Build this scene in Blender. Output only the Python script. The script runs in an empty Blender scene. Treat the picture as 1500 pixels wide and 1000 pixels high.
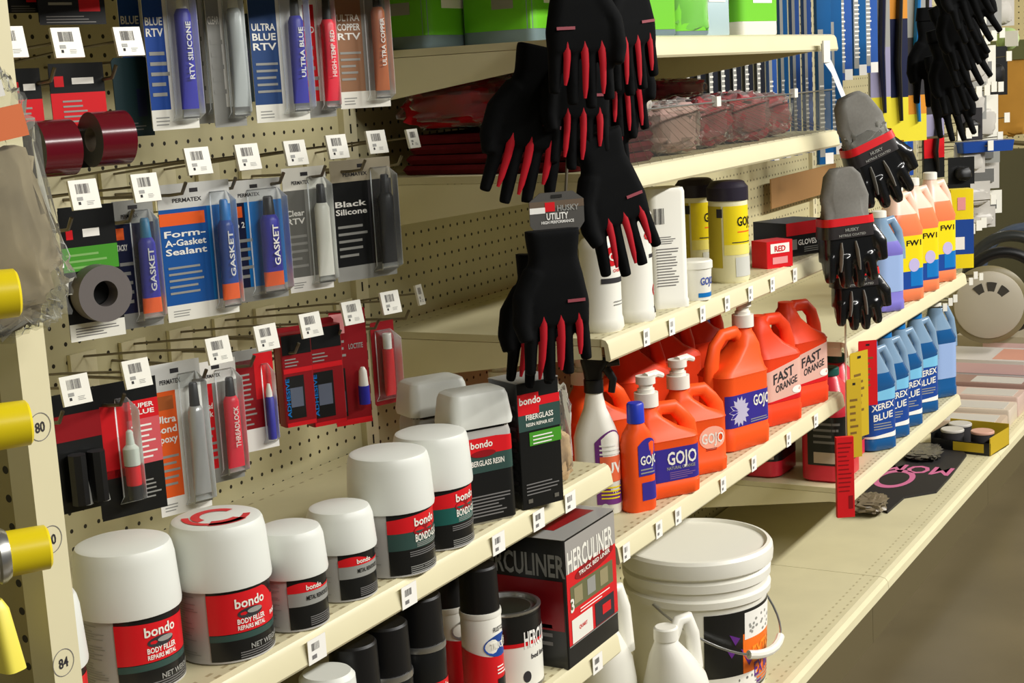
import bpy, math, random
from mathutils import Vector, Matrix, noise
random.seed(11)
SC = bpy.context.scene
COL = SC.collection
# ---------------------------------------------------------------- camera
TH, PH, RO, FPX = math.radians(30.0005), math.radians(9.8316), math.radians(-3.2673), 2211.07
CAM = Vector((0, -1.523, 1.355))
_f = Vector((math.cos(TH)*math.cos(PH), math.sin(TH)*math.cos(PH), -math.sin(PH)))
_r = Vector((math.sin(TH), -math.cos(TH), 0)); _u = _r.cross(_f)
RT = math.cos(RO)*_r + math.sin(RO)*_u
UP = -math.sin(RO)*_r + math.cos(RO)*_u
cam = bpy.data.cameras.new('camera'); camo = bpy.data.objects.new('camera', cam); COL.objects.link(camo)
cam.sensor_width = 36; cam.lens = FPX/1500*36; cam.clip_start = .05; cam.clip_end = 60
camo.matrix_world = Matrix(((RT.x, UP.x, -_f.x, CAM.x), (RT.y, UP.y, -_f.y, CAM.y), (RT.z, UP.z, -_f.z, CAM.z), (0, 0, 0, 1)))
SC.camera = camo
# ---------------------------------------------------------------- light
SC.view_settings.view_transform = 'Standard'; SC.view_settings.look = 'None'
SC.view_settings.gamma = 1; SC.view_settings.use_curve_mapping = False
SC.view_settings.exposure = -1.05
world = bpy.data.worlds.new('store_ambient'); SC.world = world; world.use_nodes = True
wb = world.node_tree.nodes['Background']; wb.inputs[0].default_value = (1, .97, .90, 1); wb.inputs[1].default_value = .11
def lamp(x, y, z, sx, sy, power, col=(1, .975, .93), aim=(0, 0, -1)):
    l = bpy.data.lights.new('fluorescent_lamp', 'AREA'); l.shape = 'RECTANGLE'; l.size = sx; l.size_y = sy
    l.energy = power; l.color = col
    o = bpy.data.objects.new('fluorescent_lamp', l); COL.objects.link(o); o.location = (x, y, z)
    o.rotation_euler = Vector(aim).to_track_quat('-Z', 'Y').to_euler()
for lx, ly, pw in ((.9, -3.7, 175), (3.4, -3.7, 310), (5.9, -3.7, 290)):
    lamp(lx, ly, 3.1, 2.3, .22, pw, aim=(0, .75, -1))
# ---------------------------------------------------------------- pixel -> point (plane of known depth / height)
def ray(px, py): return _f + RT*((px-750)/FPX) - UP*((py-500)/FPX)
def atY(px, py, y):
    d = ray(px, py); return CAM + d*((y-CAM.y)/d.y)
def atZ(px, py, z):
    d = ray(px, py); return CAM + d*((z-CAM.z)/d.z)
def atX(px, py, x):
    d = ray(px, py); return CAM + d*((x-CAM.x)/d.x)
def perp(l, r, pm, y):
    a, b = ray(l, pm), ray(r, pm); c = atY((l+r)/2, pm, y)
    an = abs(math.atan2(a.y, a.x)-math.atan2(b.y, b.x))
    return math.hypot(c.x-CAM.x, c.y-CAM.y)*2*math.tan(an/2), c
# ---------------------------------------------------------------- materials
def lin(c):
    return tuple(((v/255)/12.92 if v/255 <= .04045 else ((v/255+.055)/1.055)**2.4) for v in c)
MATS = {}
def mat(name, rgb, rough=.5, spec=.4, metal=0., trans=0., noise_amt=0., noise_scale=60., sss=0.):
    if name in MATS: return MATS[name]
    m = bpy.data.materials.new(name); m.use_nodes = True; nt = m.node_tree; b = nt.nodes['Principled BSDF']
    c = lin(rgb)
    b.inputs['Base Color'].default_value = (*c, 1); b.inputs['Roughness'].default_value = rough
    b.inputs['Specular IOR Level'].default_value = spec; b.inputs['Metallic'].default_value = metal
    b.inputs['Transmission Weight'].default_value = trans
    if sss: b.inputs['Subsurface Weight'].default_value = sss; b.inputs['Subsurface Radius'].default_value = (.01, .01, .01)
    if noise_amt:
        t = nt.nodes.new('ShaderNodeTexNoise'); t.inputs['Scale'].default_value = noise_scale; t.inputs['Detail'].default_value = 4
        g = nt.nodes.new('ShaderNodeNewGeometry'); nt.links.new(g.outputs['Position'], t.inputs['Vector'])
        mx = nt.nodes.new('ShaderNodeMix'); mx.data_type = 'RGBA'
        mx.inputs[6].default_value = (*[v*(1-noise_amt) for v in c], 1); mx.inputs[7].default_value = (*[min(1, v*(1+noise_amt)) for v in c], 1)
        nt.links.new(t.outputs['Fac'], mx.inputs[0]); nt.links.new(mx.outputs[2], b.inputs['Base Color'])
    MATS[name] = m; return m
def clear(name, rgb=(255, 255, 255), amt=.22, rough=.12, ior=1.3):
    """thin clear plastic film: mostly see-through, glossy"""
    if name in MATS: return MATS[name]
    m = bpy.data.materials.new(name); m.use_nodes = True; nt = m.node_tree; nt.nodes.clear()
    o = nt.nodes.new('ShaderNodeOutputMaterial'); mx = nt.nodes.new('ShaderNodeMixShader')
    t = nt.nodes.new('ShaderNodeBsdfTransparent'); t.inputs[0].default_value = (*lin(rgb), 1)
    p = nt.nodes.new('ShaderNodeBsdfPrincipled'); p.inputs['Base Color'].default_value = (*lin(rgb), 1); p.inputs['Roughness'].default_value = rough
    fr = nt.nodes.new('ShaderNodeFresnel'); fr.inputs[0].default_value = ior
    ad = nt.nodes.new('ShaderNodeMath'); ad.operation = 'ADD'; ad.use_clamp = True; ad.inputs[1].default_value = amt
    nt.links.new(fr.outputs[0], ad.inputs[0]); nt.links.new(ad.outputs[0], mx.inputs[0])
    nt.links.new(t.outputs[0], mx.inputs[1]); nt.links.new(p.outputs[0], mx.inputs[2]); nt.links.new(mx.outputs[0], o.inputs[0])
    MATS[name] = m; return m
def holes_mat(name, rgb, axes, phase, pitch=.0254, rad=.12, rows=None, dark=(38, 33, 20), rough=.45, stain=.0):
    """painted steel with a regular grid of punched holes (world position); rows = list of fixed second-axis values"""
    m = mat(name, rgb, rough, .35); nt = m.node_tree; b = nt.nodes['Principled BSDF']
    g = nt.nodes.new('ShaderNodeNewGeometry'); sp = nt.nodes.new('ShaderNodeSeparateXYZ'); nt.links.new(g.outputs['Position'], sp.inputs[0])
    def M(op, a, b_=None):
        n = nt.nodes.new('ShaderNodeMath'); n.operation = op
        for i, v in enumerate((a, b_)):
            if v is None: continue
            if isinstance(v, (int, float)): n.inputs[i].default_value = v
            else: nt.links.new(v, n.inputs[i])
        return n.outputs[0]
    def cell(ax, ph):
        u = M('DIVIDE', M('SUBTRACT', sp.outputs[ax], ph), pitch)
        return M('SUBTRACT', u, M('ROUND', u))
    du = cell(axes[0], phase[0])
    if rows is None:
        dv = cell(axes[1], phase[1])
        d = M('SQRT', M('ADD', M('MULTIPLY', du, du), M('MULTIPLY', dv, dv)))
        mask = M('LESS_THAN', d, rad)
    else:
        mask = None
        for rv in rows:
            k = M('MULTIPLY', M('LESS_THAN', M('ABSOLUTE', M('SUBTRACT', sp.outputs[axes[1]], rv)), .0022), M('LESS_THAN', M('ABSOLUTE', du), .2))
            mask = k if mask is None else M('MAXIMUM', mask, k)
    c = lin(rgb)
    t = nt.nodes.new('ShaderNodeTexNoise'); t.inputs['Scale'].default_value = 9; t.inputs['Detail'].default_value = 6; nt.links.new(g.outputs['Position'], t.inputs['Vector'])
    m0 = nt.nodes.new('ShaderNodeMix'); m0.data_type = 'RGBA'
    m0.inputs[6].default_value = (*[v*(.9-stain) for v in c], 1); m0.inputs[7].default_value = (*[v*1.06 for v in c], 1)
    nt.links.new(t.outputs['Fac'], m0.inputs[0])
    mx = nt.nodes.new('ShaderNodeMix'); mx.data_type = 'RGBA'; mx.inputs[7].default_value = (*lin(dark), 1)
    nt.links.new(m0.outputs[2], mx.inputs[6]); nt.links.new(mask, mx.inputs[0]); nt.links.new(mx.outputs[2], b.inputs['Base Color'])
    return m
CREAM = (219, 211, 174)
M_cream = mat('cream_paint', CREAM, .38, .4, noise_amt=.05, noise_scale=14)
M_peg = holes_mat('cream_pegboard', (204, 196, 154), (0, 2), (1.692, .784), stain=.1)
M_wing = holes_mat('side_pegboard', (176, 165, 120), (1, 2), (-.486, .923), rad=.14)
M_deck = holes_mat('cream_shelf_deck', (212, 204, 166), (0, 1), (0, 0), rows=(-.447, -.459, -.05), dark=(164, 152, 116), stain=.12)
M_base = holes_mat('cream_base_deck', (212, 204, 166), (0, 1), (0, 0), rows=(-.515, -.54), dark=(176, 166, 128), stain=.06)
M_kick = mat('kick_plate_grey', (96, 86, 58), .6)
M_slot = mat('slot_black', (20, 18, 12), .8)
M_white = mat('white_plastic', (236, 234, 222), .35, .45)
M_lid = mat('translucent_white_lid', (226, 228, 220), .38, .4, sss=.12)
M_paper = mat('white_paper', (240, 238, 230), .7, .2)
M_ink = mat('grey_ink', (120, 118, 116), .7, .2)
M_dink = mat('dark_ink', (52, 50, 52), .7, .2)
M_black = mat('black_print', (22, 23, 23), .3, .5)
M_blackp = mat('black_plastic', (16, 16, 17), .4, .4)
M_red = mat('red_print', (214, 26, 34), .35, .4)
M_dred = mat('dark_red_print', (140, 18, 26), .35, .4)
M_maroon = mat('maroon_tape', (96, 14, 28), .18, .5)
M_orange = mat('orange_print', (238, 96, 32), .4)
M_blue = mat('blue_print', (28, 70, 150), .35)
M_lblue = mat('light_blue_print', (20, 116, 190), .35)
M_navy = mat('navy_print', (22, 28, 60), .35)
M_violet = mat('violet_blue_print', (44, 44, 160), .4)
M_green = mat('green_print', (70, 150, 40), .4)
M_teal = mat('teal_print', (30, 92, 84), .35)
M_dteal = mat('dark_teal_print', (52, 78, 72), .35)
M_grey = mat('grey_print', (150, 150, 144), .4)
M_sil = mat('silver_metal', (190, 190, 186), .28, .5, .9)
M_wire = mat('wire_steel', (120, 112, 96), .35, .5, .8)
M_bronze = mat('copper_print', (172, 92, 44), .35)
M_yellow = mat('yellow_plastic', (238, 214, 26), .35, .4)
M_oj = mat('orange_jug_plastic', (244, 88, 30), .42, .25)
M_oj2 = mat('red_orange_jug_plastic', (236, 68, 30), .42, .25)
M_purple = mat('purple_blue_label', (54, 44, 142), .4)
M_clear = clear('clear_blister', (250, 252, 252), .02, .08)
M_film = clear('clear_bag_film', (246, 246, 242), .04, .1)
M_floor = None
# ---------------------------------------------------------------- mesh helpers
def rr(w, d, r, s):
    """point + outward normal on a rounded rectangle (w along x, d along y); s = distance along the outline from the front (-y) centre towards +x"""
    r = max(1e-5, min(r, w/2, d/2)); a, b = w-2*r, d-2*r; q = math.pi*r/2; P = 2*a+2*b+4*q
    s = (s+P/2) % P - P/2
    sg = 1 if s >= 0 else -1; s = abs(s)
    if s <= a/2: x, y, nx, ny = s, -d/2, 0, -1
    elif s <= a/2+q:
        t = (s-a/2)/r; nx, ny = math.sin(t), -math.cos(t); x, y = a/2+r*nx, -b/2+r*ny
    elif s <= a/2+q+b: x, y, nx, ny = w/2, -b/2+(s-a/2-q), 1, 0
    elif s <= a/2+2*q+b:
        t = (s-a/2-q-b)/r; nx, ny = math.cos(t), math.sin(t); x, y = a/2+r*nx, b/2+r*ny
    else: x, y, nx, ny = a/2-(s-a/2-2*q-b), d/2, 0, 1
    return sg*x, y, sg*nx, ny
def ring(w, d, r, k=7):
    r = max(1e-5, min(r, w/2, d/2)); a, b = w/2-r, d/2-r; out = []
    if a < 1e-6 and b < 1e-6: return [(r*math.cos(R(-90+90*j/k)), r*math.sin(R(-90+90*j/k))) for j in range(4*k)]
    if a < 1e-6 or b < 1e-6: r *= .97; a, b = w/2-r, d/2-r
    for cx, cy, t0 in ((a, -b, -90), (a, b, 0), (-a, b, 90), (-a, -b, 180)):
        for i in range(k):
            t = math.radians(t0+90*i/(k-1)); out.append((cx+r*math.cos(t), cy+r*math.sin(t)))
    return out
_txt = {}
R = math.radians
def text2d(s):
    """triangulated outline of a line of text, cap height 1, centred"""
    if s in _txt: return _txt[s]
    cu = bpy.data.curves.new('txt', 'FONT'); cu.body = s; cu.resolution_u = 2; cu.offset = .022
    o = bpy.data.objects.new('txt', cu); me = bpy.data.meshes.new_from_object(o)
    v = [(p.co.x, p.co.y) for p in me.vertices]; f = [tuple(p.vertices) for p in me.polygons]
    bpy.data.objects.remove(o); bpy.data.curves.remove(cu); bpy.data.meshes.remove(me)
    if not v: _txt[s] = ([], [], 0); return _txt[s]
    x0, x1 = min(p[0] for p in v), max(p[0] for p in v); h = .73
    v = [((p[0]-(x0+x1)/2)/h, p[1]/h-.5) for p in v]
    _txt[s] = (v, f, (x1-x0)/h); return _txt[s]
class MB:
    def __init__(s): s.v, s.f, s.m, s.mats = [], [], [], []
    def mi(s, m):
        if m not in s.mats: s.mats.append(m)
        return s.mats.index(m)
    def add(s, vs, fs, m):
        o = len(s.v); i = s.mi(m); s.v += [tuple(p) for p in vs]
        for f in fs: s.f.append(tuple(o+k for k in f)); s.m.append(i)
        return s
    def stack(s, secs, m, k=7, cap=(True, True)):
        """loft of rounded-rectangle sections (z, w, d, r[, ox, oy]); m = one material or one per interval"""
        n = 4*k; vs = []; fs = []
        for q in secs:
            ox, oy = (q[4], q[5]) if len(q) > 5 else (0, 0)
            vs += [(x+ox, y+oy, q[0]) for x, y in ring(q[1], q[2], q[3], k)]
        up = secs[-1][0] >= secs[0][0]
        mm = m if isinstance(m, (list, tuple)) else [m]*(len(secs)-1)
        o = len(s.v); s.v += vs
        for i in range(len(secs)-1):
            for j in range(n):
                a, b = i*n+j, i*n+(j+1) % n
                q = (a, b, b+n, a+n) if up else (a, a+n, b+n, b)
                s.f.append(tuple(o+t for t in q)); s.m.append(s.mi(mm[i]))
        if cap[0]:
            q = tuple(o+t for t in range(n)); s.f.append(q[::-1] if up else q); s.m.append(s.mi(mm[0]))
        if cap[1]:
            q = tuple(o+(len(secs)-1)*n+t for t in range(n)); s.f.append(q if up else q[::-1]); s.m.append(s.mi(mm[-1]))
        return s
    def cyl(s, r, z0, z1, m, ox=0, oy=0, k=7, ch=0.):
        if ch: return s.stack([(z0, 2*r-2*ch, 2*r-2*ch, r, ox, oy), (z0+ch, 2*r, 2*r, r, ox, oy), (z1-ch, 2*r, 2*r, r, ox, oy), (z1, 2*r-2*ch, 2*r-2*ch, r, ox, oy)], m, k)
        return s.stack([(z0, 2*r, 2*r, r, ox, oy), (z1, 2*r, 2*r, r, ox, oy)], m, k)
    def box(s, x0, x1, y0, y1, z0, z1, m):
        vs = [(x, y, z) for z in (z0, z1) for y in (y0, y1) for x in (x0, x1)]
        return s.add(vs, [(0, 2, 3, 1), (4, 5, 7, 6), (0, 1, 5, 4), (1, 3, 7, 5), (3, 2, 6, 7), (2, 0, 4, 6)], m)
    def tube(s, pts, r, m, n=8, cap=True):
        pts = [Vector(p) for p in pts]; rs = r if isinstance(r, (list, tuple)) else [r]*len(pts)
        vs = []; fs = []; prev = None
        for i, p in enumerate(pts):
            t = (pts[min(i+1, len(pts)-1)]-pts[max(i-1, 0)]).normalized()
            if prev is None:
                a = Vector((0, 0, 1)) if abs(t.z) < .9 else Vector((1, 0, 0)); u = t.cross(a).normalized()
            else: u = (prev-t*prev.dot(t)).normalized()
            w = t.cross(u); prev = u
            ra, rb = rs[i] if isinstance(rs[i], tuple) else (rs[i], rs[i])
            vs += [p+u*ra*math.cos(2*math.pi*j/n)+w*rb*math.sin(2*math.pi*j/n) for j in range(n)]
        for i in range(len(pts)-1):
            for j in range(n):
                a, b = i*n+j, i*n+(j+1) % n; fs.append((a, b, b+n, a+n))
        if cap: fs += [tuple(range(n))[::-1], tuple((len(pts)-1)*n+j for j in range(n))]
        return s.add(vs, fs, m)
    def prism(s, out, y0, y1, m):
        """outline in xz, extruded from y0 (front) to y1 (back)"""
        n = len(out); vs = [(x, y0, z) for x, z in out]+[(x, y1, z) for x, z in out]
        fs = [tuple(range(n)), tuple(range(2*n-1, n-1, -1))]+[((i+1) % n, i, i+n, (i+1) % n+n) for i in range(n)]
        return s.add(vs, fs, m)
    def slab(s, out, z0, z1, m):
        n = len(out); vs = [(x, y, z0) for x, y in out]+[(x, y, z1) for x, y in out]
        fs = [tuple(range(n))[::-1], tuple(range(n, 2*n))]+[(i, (i+1) % n, (i+1) % n+n, i+n) for i in range(n)]
        return s.add(vs, fs, m)
    # writing and patches on the front plane y = yf (facing -y)
    def ftext(s, txt, x, z, h, m, yf=0., wid=None, rot=0.):
        v, f, w = text2d(txt)
        if not v: return s
        k = (wid/w) if wid else h
        c, q = math.cos(rot), math.sin(rot)
        return s.add([(x+a*k*c-b*h*q, yf, z+a*k*q+b*h*c) for a, b in v], f, m)
    def fquad(s, x0, x1, z0, z1, m, yf=0.):
        return s.add([(x0, yf, z0), (x1, yf, z0), (x1, yf, z1), (x0, yf, z1)], [(0, 1, 2, 3)], m)
    def flines(s, x0, x1, z0, z1, n, m, yf=0., h=.35):
        dz = (z1-z0)/n
        for i in range(n):
            e = random.uniform(.6, 1)
            s.fquad(x0, x0+(x1-x0)*e, z0+i*dz, z0+i*dz+dz*h, m, yf)
        return s
    def fbar(s, x0, x1, z0, z1, m, yf=0., n=9):
        dx = (x1-x0)/n
        for i in range(n): s.fquad(x0+i*dx, x0+i*dx+dx*random.choice((.3, .5, .7)), z0, z1, m, yf)
        return s
    # the same on the outside of a stack
    def spt(s, secs, a, z, off):
        i = 0
        while i < len(secs)-2 and z > secs[i+1][0]: i += 1
        p, q = secs[i], secs[i+1]; t = max(0, min(1, (z-p[0])/max(1e-6, q[0]-p[0])))
        g = [p[j]+(q[j]-p[j])*t for j in range(4)]
        ox, oy = ((p[4]+(q[4]-p[4])*t, p[5]+(q[5]-p[5])*t) if len(p) > 5 else (0, 0))
        x, y, nx, ny = rr(g[1], g[2], g[3], a)
        return (x+ox+nx*off, y+oy+ny*off, z)
    def wrap(s, secs, a0, a1, z0, z1, m, off=.0006, na=20, nz=1, top=None):
        """label patch; top(t) in 0..1 lets the upper edge curve"""
        vs = []; fs = []
        for j in range(nz+1):
            for i in range(na+1):
                t = i/na; zz = z0+(((top(t) if top else z1))-z0)*j/nz
                vs.append(s.spt(secs, a0+(a1-a0)*t, zz, off))
        for j in range(nz):
            for i in range(na):
                a = j*(na+1)+i; fs.append((a, a+1, a+na+2, a+na+1))
        return s.add(vs, fs, m)
    def wtext(s, secs, txt, a, z, h, m, off=.0012, wid=None, slope=0.):
        v, f, w = text2d(txt)
        if not v: return s
        k = (wid/w) if wid else h
        return s.add([s.spt(secs, a+p*k, z+q*h+slope*p*k, off) for p, q in v], f, m)
    def wlines(s, secs, a0, a1, z0, z1, n, m, off=.001, h=.4):
        dz = (z1-z0)/n
        for i in range(n): s.wrap(secs, a0, a0+(a1-a0)*random.uniform(.6, 1), z0+i*dz, z0+i*dz+dz*h, m, off, 6)
        return s
    def woval(s, secs, a, z, ra, rz, m, off=.0009, n=24):
        vs = [s.spt(secs, a, z, off)]+[s.spt(secs, a+ra*math.cos(2*math.pi*i/n), z+rz*math.sin(2*math.pi*i/n), off) for i in range(n)]
        return s.add(vs, [(0, 1+i, 1+(i+1) % n) for i in range(n)], m)
    def blob(s, sx, sy, sz, m, seed=0, amp=.12, fr=3., e=.6, nu=32, nv=20, c=(0, 0, 0), flat=False):
        vs = []; fs = []
        def sp(v): return math.copysign(abs(v)**e, v)
        for j in range(nv+1):
            b = -math.pi/2+math.pi*j/nv
            for i in range(nu):
                a = 2*math.pi*i/nu
                x, y, z = sp(math.cos(b))*sp(math.cos(a)), sp(math.cos(b))*sp(math.sin(a)), sp(math.sin(b))
                k = 1+amp*noise.noise(Vector((x*fr+seed*7.1, y*fr, z*fr)))+amp*.5*noise.noise(Vector((x*fr*2.7, y*fr*2.7+seed*3, z*fr*2.7)))
                zz = z*k
                if flat: zz = max(zz, -1)
                vs.append((c[0]+x*k*sx/2, c[1]+y*k*sy/2, c[2]+zz*sz/2))
        for j in range(nv):
            for i in range(nu):
                a, b_ = j*nu+i, j*nu+(i+1) % nu; fs.append((a, b_, b_+nu, a+nu))
        return s.add(vs, fs, m)
    def build(s, name, parent=None, smooth=35, loc=None, rot=None):
        me = bpy.data.meshes.new(name); me.from_pydata(s.v, [], s.f)
        for m in s.mats: me.materials.append(m)
        me.polygons.foreach_set('material_index', s.m)
        if smooth:
            me.polygons.foreach_set('use_smooth', [True]*len(s.f)); me.set_sharp_from_angle(angle=math.radians(smooth))
        me.update()
        o = bpy.data.objects.new(name, me); COL.objects.link(o)
        if parent: o.parent = parent
        if loc: o.location = loc
        if rot: o.rotation_euler = rot
        return o
def tag(o, label, cat, group=None, kind=None):
    if kind: o['kind'] = kind
    if label: o['label'] = label
    if cat: o['category'] = cat
    if group: o['group'] = group
    return o
def thing(name, label, cat, loc, rz=0., group=None, tilt=None):
    o = bpy.data.objects.new(name, None); COL.objects.link(o); o.empty_display_size = .02
    o.location = loc; o.rotation_euler = (tilt[0] if tilt else 0, tilt[1] if tilt else 0, rz)
    return tag(o, label, cat, group)
def struct(o): o['kind'] = 'structure'; return o
R = math.radians
# ---------------------------------------------------------------- the setting
fm = mat('polished_concrete', (98, 88, 64), .35, .4, noise_amt=.35, noise_scale=3.2)
struct(MB().box(-3, 10, -3.2, 1, -.05, 0, fm).build('floor', smooth=0))
struct(MB().box(-2.5, 7.2, 0, .03, .15, 2.3, M_peg).build('wall_back', smooth=0))
M_endpeg = holes_mat('end_wall_pegboard', (212, 198, 152), (1, 2), (0, 0))
struct(MB().box(7.2, 7.25, -2.6, .5, 0, 2.3, M_endpeg).build('wall_right', smooth=0))
def upright(x, n):
    m = MB().box(x-.018, x+.018, -.012, .0, .17, 2.3, M_cream)
    for i in range(70): m.box(x-.002, x+.002, -.0125, -.011, .2+i*.03, .216+i*.03, M_slot)
    struct(m.build('trim_%d' % n, smooth=0))
for n, x in enumerate((2.112, 3.332, 4.552, 5.772)): upright(x, n+1)
# base deck and kick plate, one run per bay
def base(x0, x1, label):
    t = thing('base_shelf', label, 'shelf', (x0, 0, 0), 0, 'base decks along the floor')
    a, b = .001, x1-x0-.001
    MB().box(a, b, -.555, -.012, .15, .165, M_base).build('deck', t, 0)
    m = MB(); m.prism([(a, .1), (b, .1), (b, .145), (a, .145)], -.0, 0, M_cream) if False else None
    m = MB()
    prof = [(-.553, .1655), (-.565, .163), (-.572, .155), (-.574, .138), (-.568, .138), (-.566, .152), (-.553, .158)]
    vs = [(x, y, z) for x in (a, b) for y, z in prof]; n = len(prof)
    m.add(vs, [tuple(range(n))[::-1], tuple(range(n, 2*n))]+[(i, (i+1) % n, (i+1) % n+n, i+n) for i in range(n)], M_cream)
    m.build('front_lip', t, 0)
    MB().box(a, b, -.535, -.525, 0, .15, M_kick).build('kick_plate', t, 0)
base(.9, 2.112, 'cream steel base deck under the spray cans on the left')
base(2.112, 3.332, 'cream steel base deck carrying the white bucket')
base(3.332, 4.552, 'cream steel base deck carrying the black floor mat')
base(4.552, 5.772, 'cream steel base deck carrying the flat packages')
base(5.772, 7.1, 'farthest cream steel base deck by the wheel covers')
# shelves
def shelf(x0, x1, zt, label, zb=None, yf=-.475, lip=.036):
    t = thing('shelf', label, 'shelf', (0, 0, 0))
    a, b = x0+.004, x1-.004
    MB().box(a, b, yf+.012, -.014, zt-.012, zt, M_deck).build('deck', t, 0)
    prof = [(yf+.012, zt+.0008), (yf+.004, zt-.002), (yf, zt-.008), (yf-.004, zt-lip+.004), (yf-.001, zt-lip), (yf+.005, zt-lip+.002), (yf+.007, zt-.012), (yf+.012, zt-.012)]
    n = len(prof); vs = [(x, y, z) for x in (a-.002, b+.002) for y, z in prof]
    MB().add(vs, [tuple(range(n))[::-1], tuple(range(n, 2*n))]+[(i, (i+1) % n, (i+1) % n+n, i+n) for i in range(n)], M_cream).build('price_channel', t, 30)
    for x in (a, b-.004):      # tapered end brackets
        pts = [(-.014, zt-.013), (-.014, zt-.085), (-.06, zt-.085), (yf+.05, zt-lip+.002), (yf+.014, zt-lip+.002), (yf+.014, zt-.013)]
        vs = [(xx, y, z) for xx in (x, x+.004) for y, z in pts]; k = len(pts)
        MB().add(vs, [tuple(range(k))[::-1], tuple(range(k, 2*k))]+[(i, (i+1) % k, (i+1) % k+k, i+k) for i in range(k)], M_cream).build('bracket', t, 0)
    return t
Z_BON, Z_HER, Z_ORA, Z_WHI, Z_RED, Z_TOP, Z_XER, Z_ZMA, Z_BAS = .74, .457, .603, .94, 1.203, 1.413, .36, .712, .165
shelf(.893, 2.109, Z_BON, 'cream shelf carrying the white-capped filler cans')
shelf(.893, 2.109, Z_HER, 'low cream shelf carrying spray cans and the red carton')
shelf(2.117, 3.33, Z_ORA, 'cream shelf carrying the orange hand cleaner jugs')
shelf(2.117, 3.33, Z_WHI, 'cream shelf carrying white tubs and yellow canisters')
shelf(2.117, 3.33, Z_RED, 'cream shelf carrying bags of red shop rags behind a wire fence')
shelf(2.117, 3.33, Z_TOP, 'topmost cream shelf carrying green-labelled containers')
shelf(3.36, 4.46, Z_XER, 'cream shelf carrying blue washer fluid jugs')
shelf(3.36, 4.54, Z_ZMA, 'cream shelf carrying clear orange jugs with yellow labels')
shelf(2.117, 3.33, 1.586, 'unseen cream shelf added to shade the green-labelled containers')  # out of frame, added to keep lamp light off the containers behind
shelf(.893, 2.109, 1.62, 'unseen cream shelf added to shade the hooks of carded sealants')  # added above the view to darken the upper cards and pegboard
# side wing at the left edge: pegboard panel and its front post
t = thing('wing_panel', 'cream side panel and post at the left edge, numbered stickers on the post', 'panel', (0, 0, 0))
MB().box(.872, .878, -.530, -.014, .166, 2.2, M_wing).build('pegboard', t, 0)
m = MB().box(.860, .8905, -.556, -.530, .166, 2.2, M_cream)
m.build('post', t, 0)
m = MB()
for py, tx in ((625, '80'), (790, '80'), (970, '84')):
    p = atY(58+.1*(py-620), py, -.5562)
    n = 24; ri, ro = .0115, .0122
    vs = [(p.x+rad*math.cos(2*math.pi*i/n), -.5564, p.z+rad*math.sin(2*math.pi*i/n)) for rad in (ri, ro) for i in range(n)]
    m = MB(); m.add(vs, [(i, (i+1) % n, (i+1) % n+n, i+n) for i in range(n)], M_ink)
    v, f, w = text2d(tx)
    m.add([(p.x+a*.008, -.5564, p.z+b*.009) for a, b in v], f, M_dink)
    m.build('sticker', t, 0)
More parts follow.
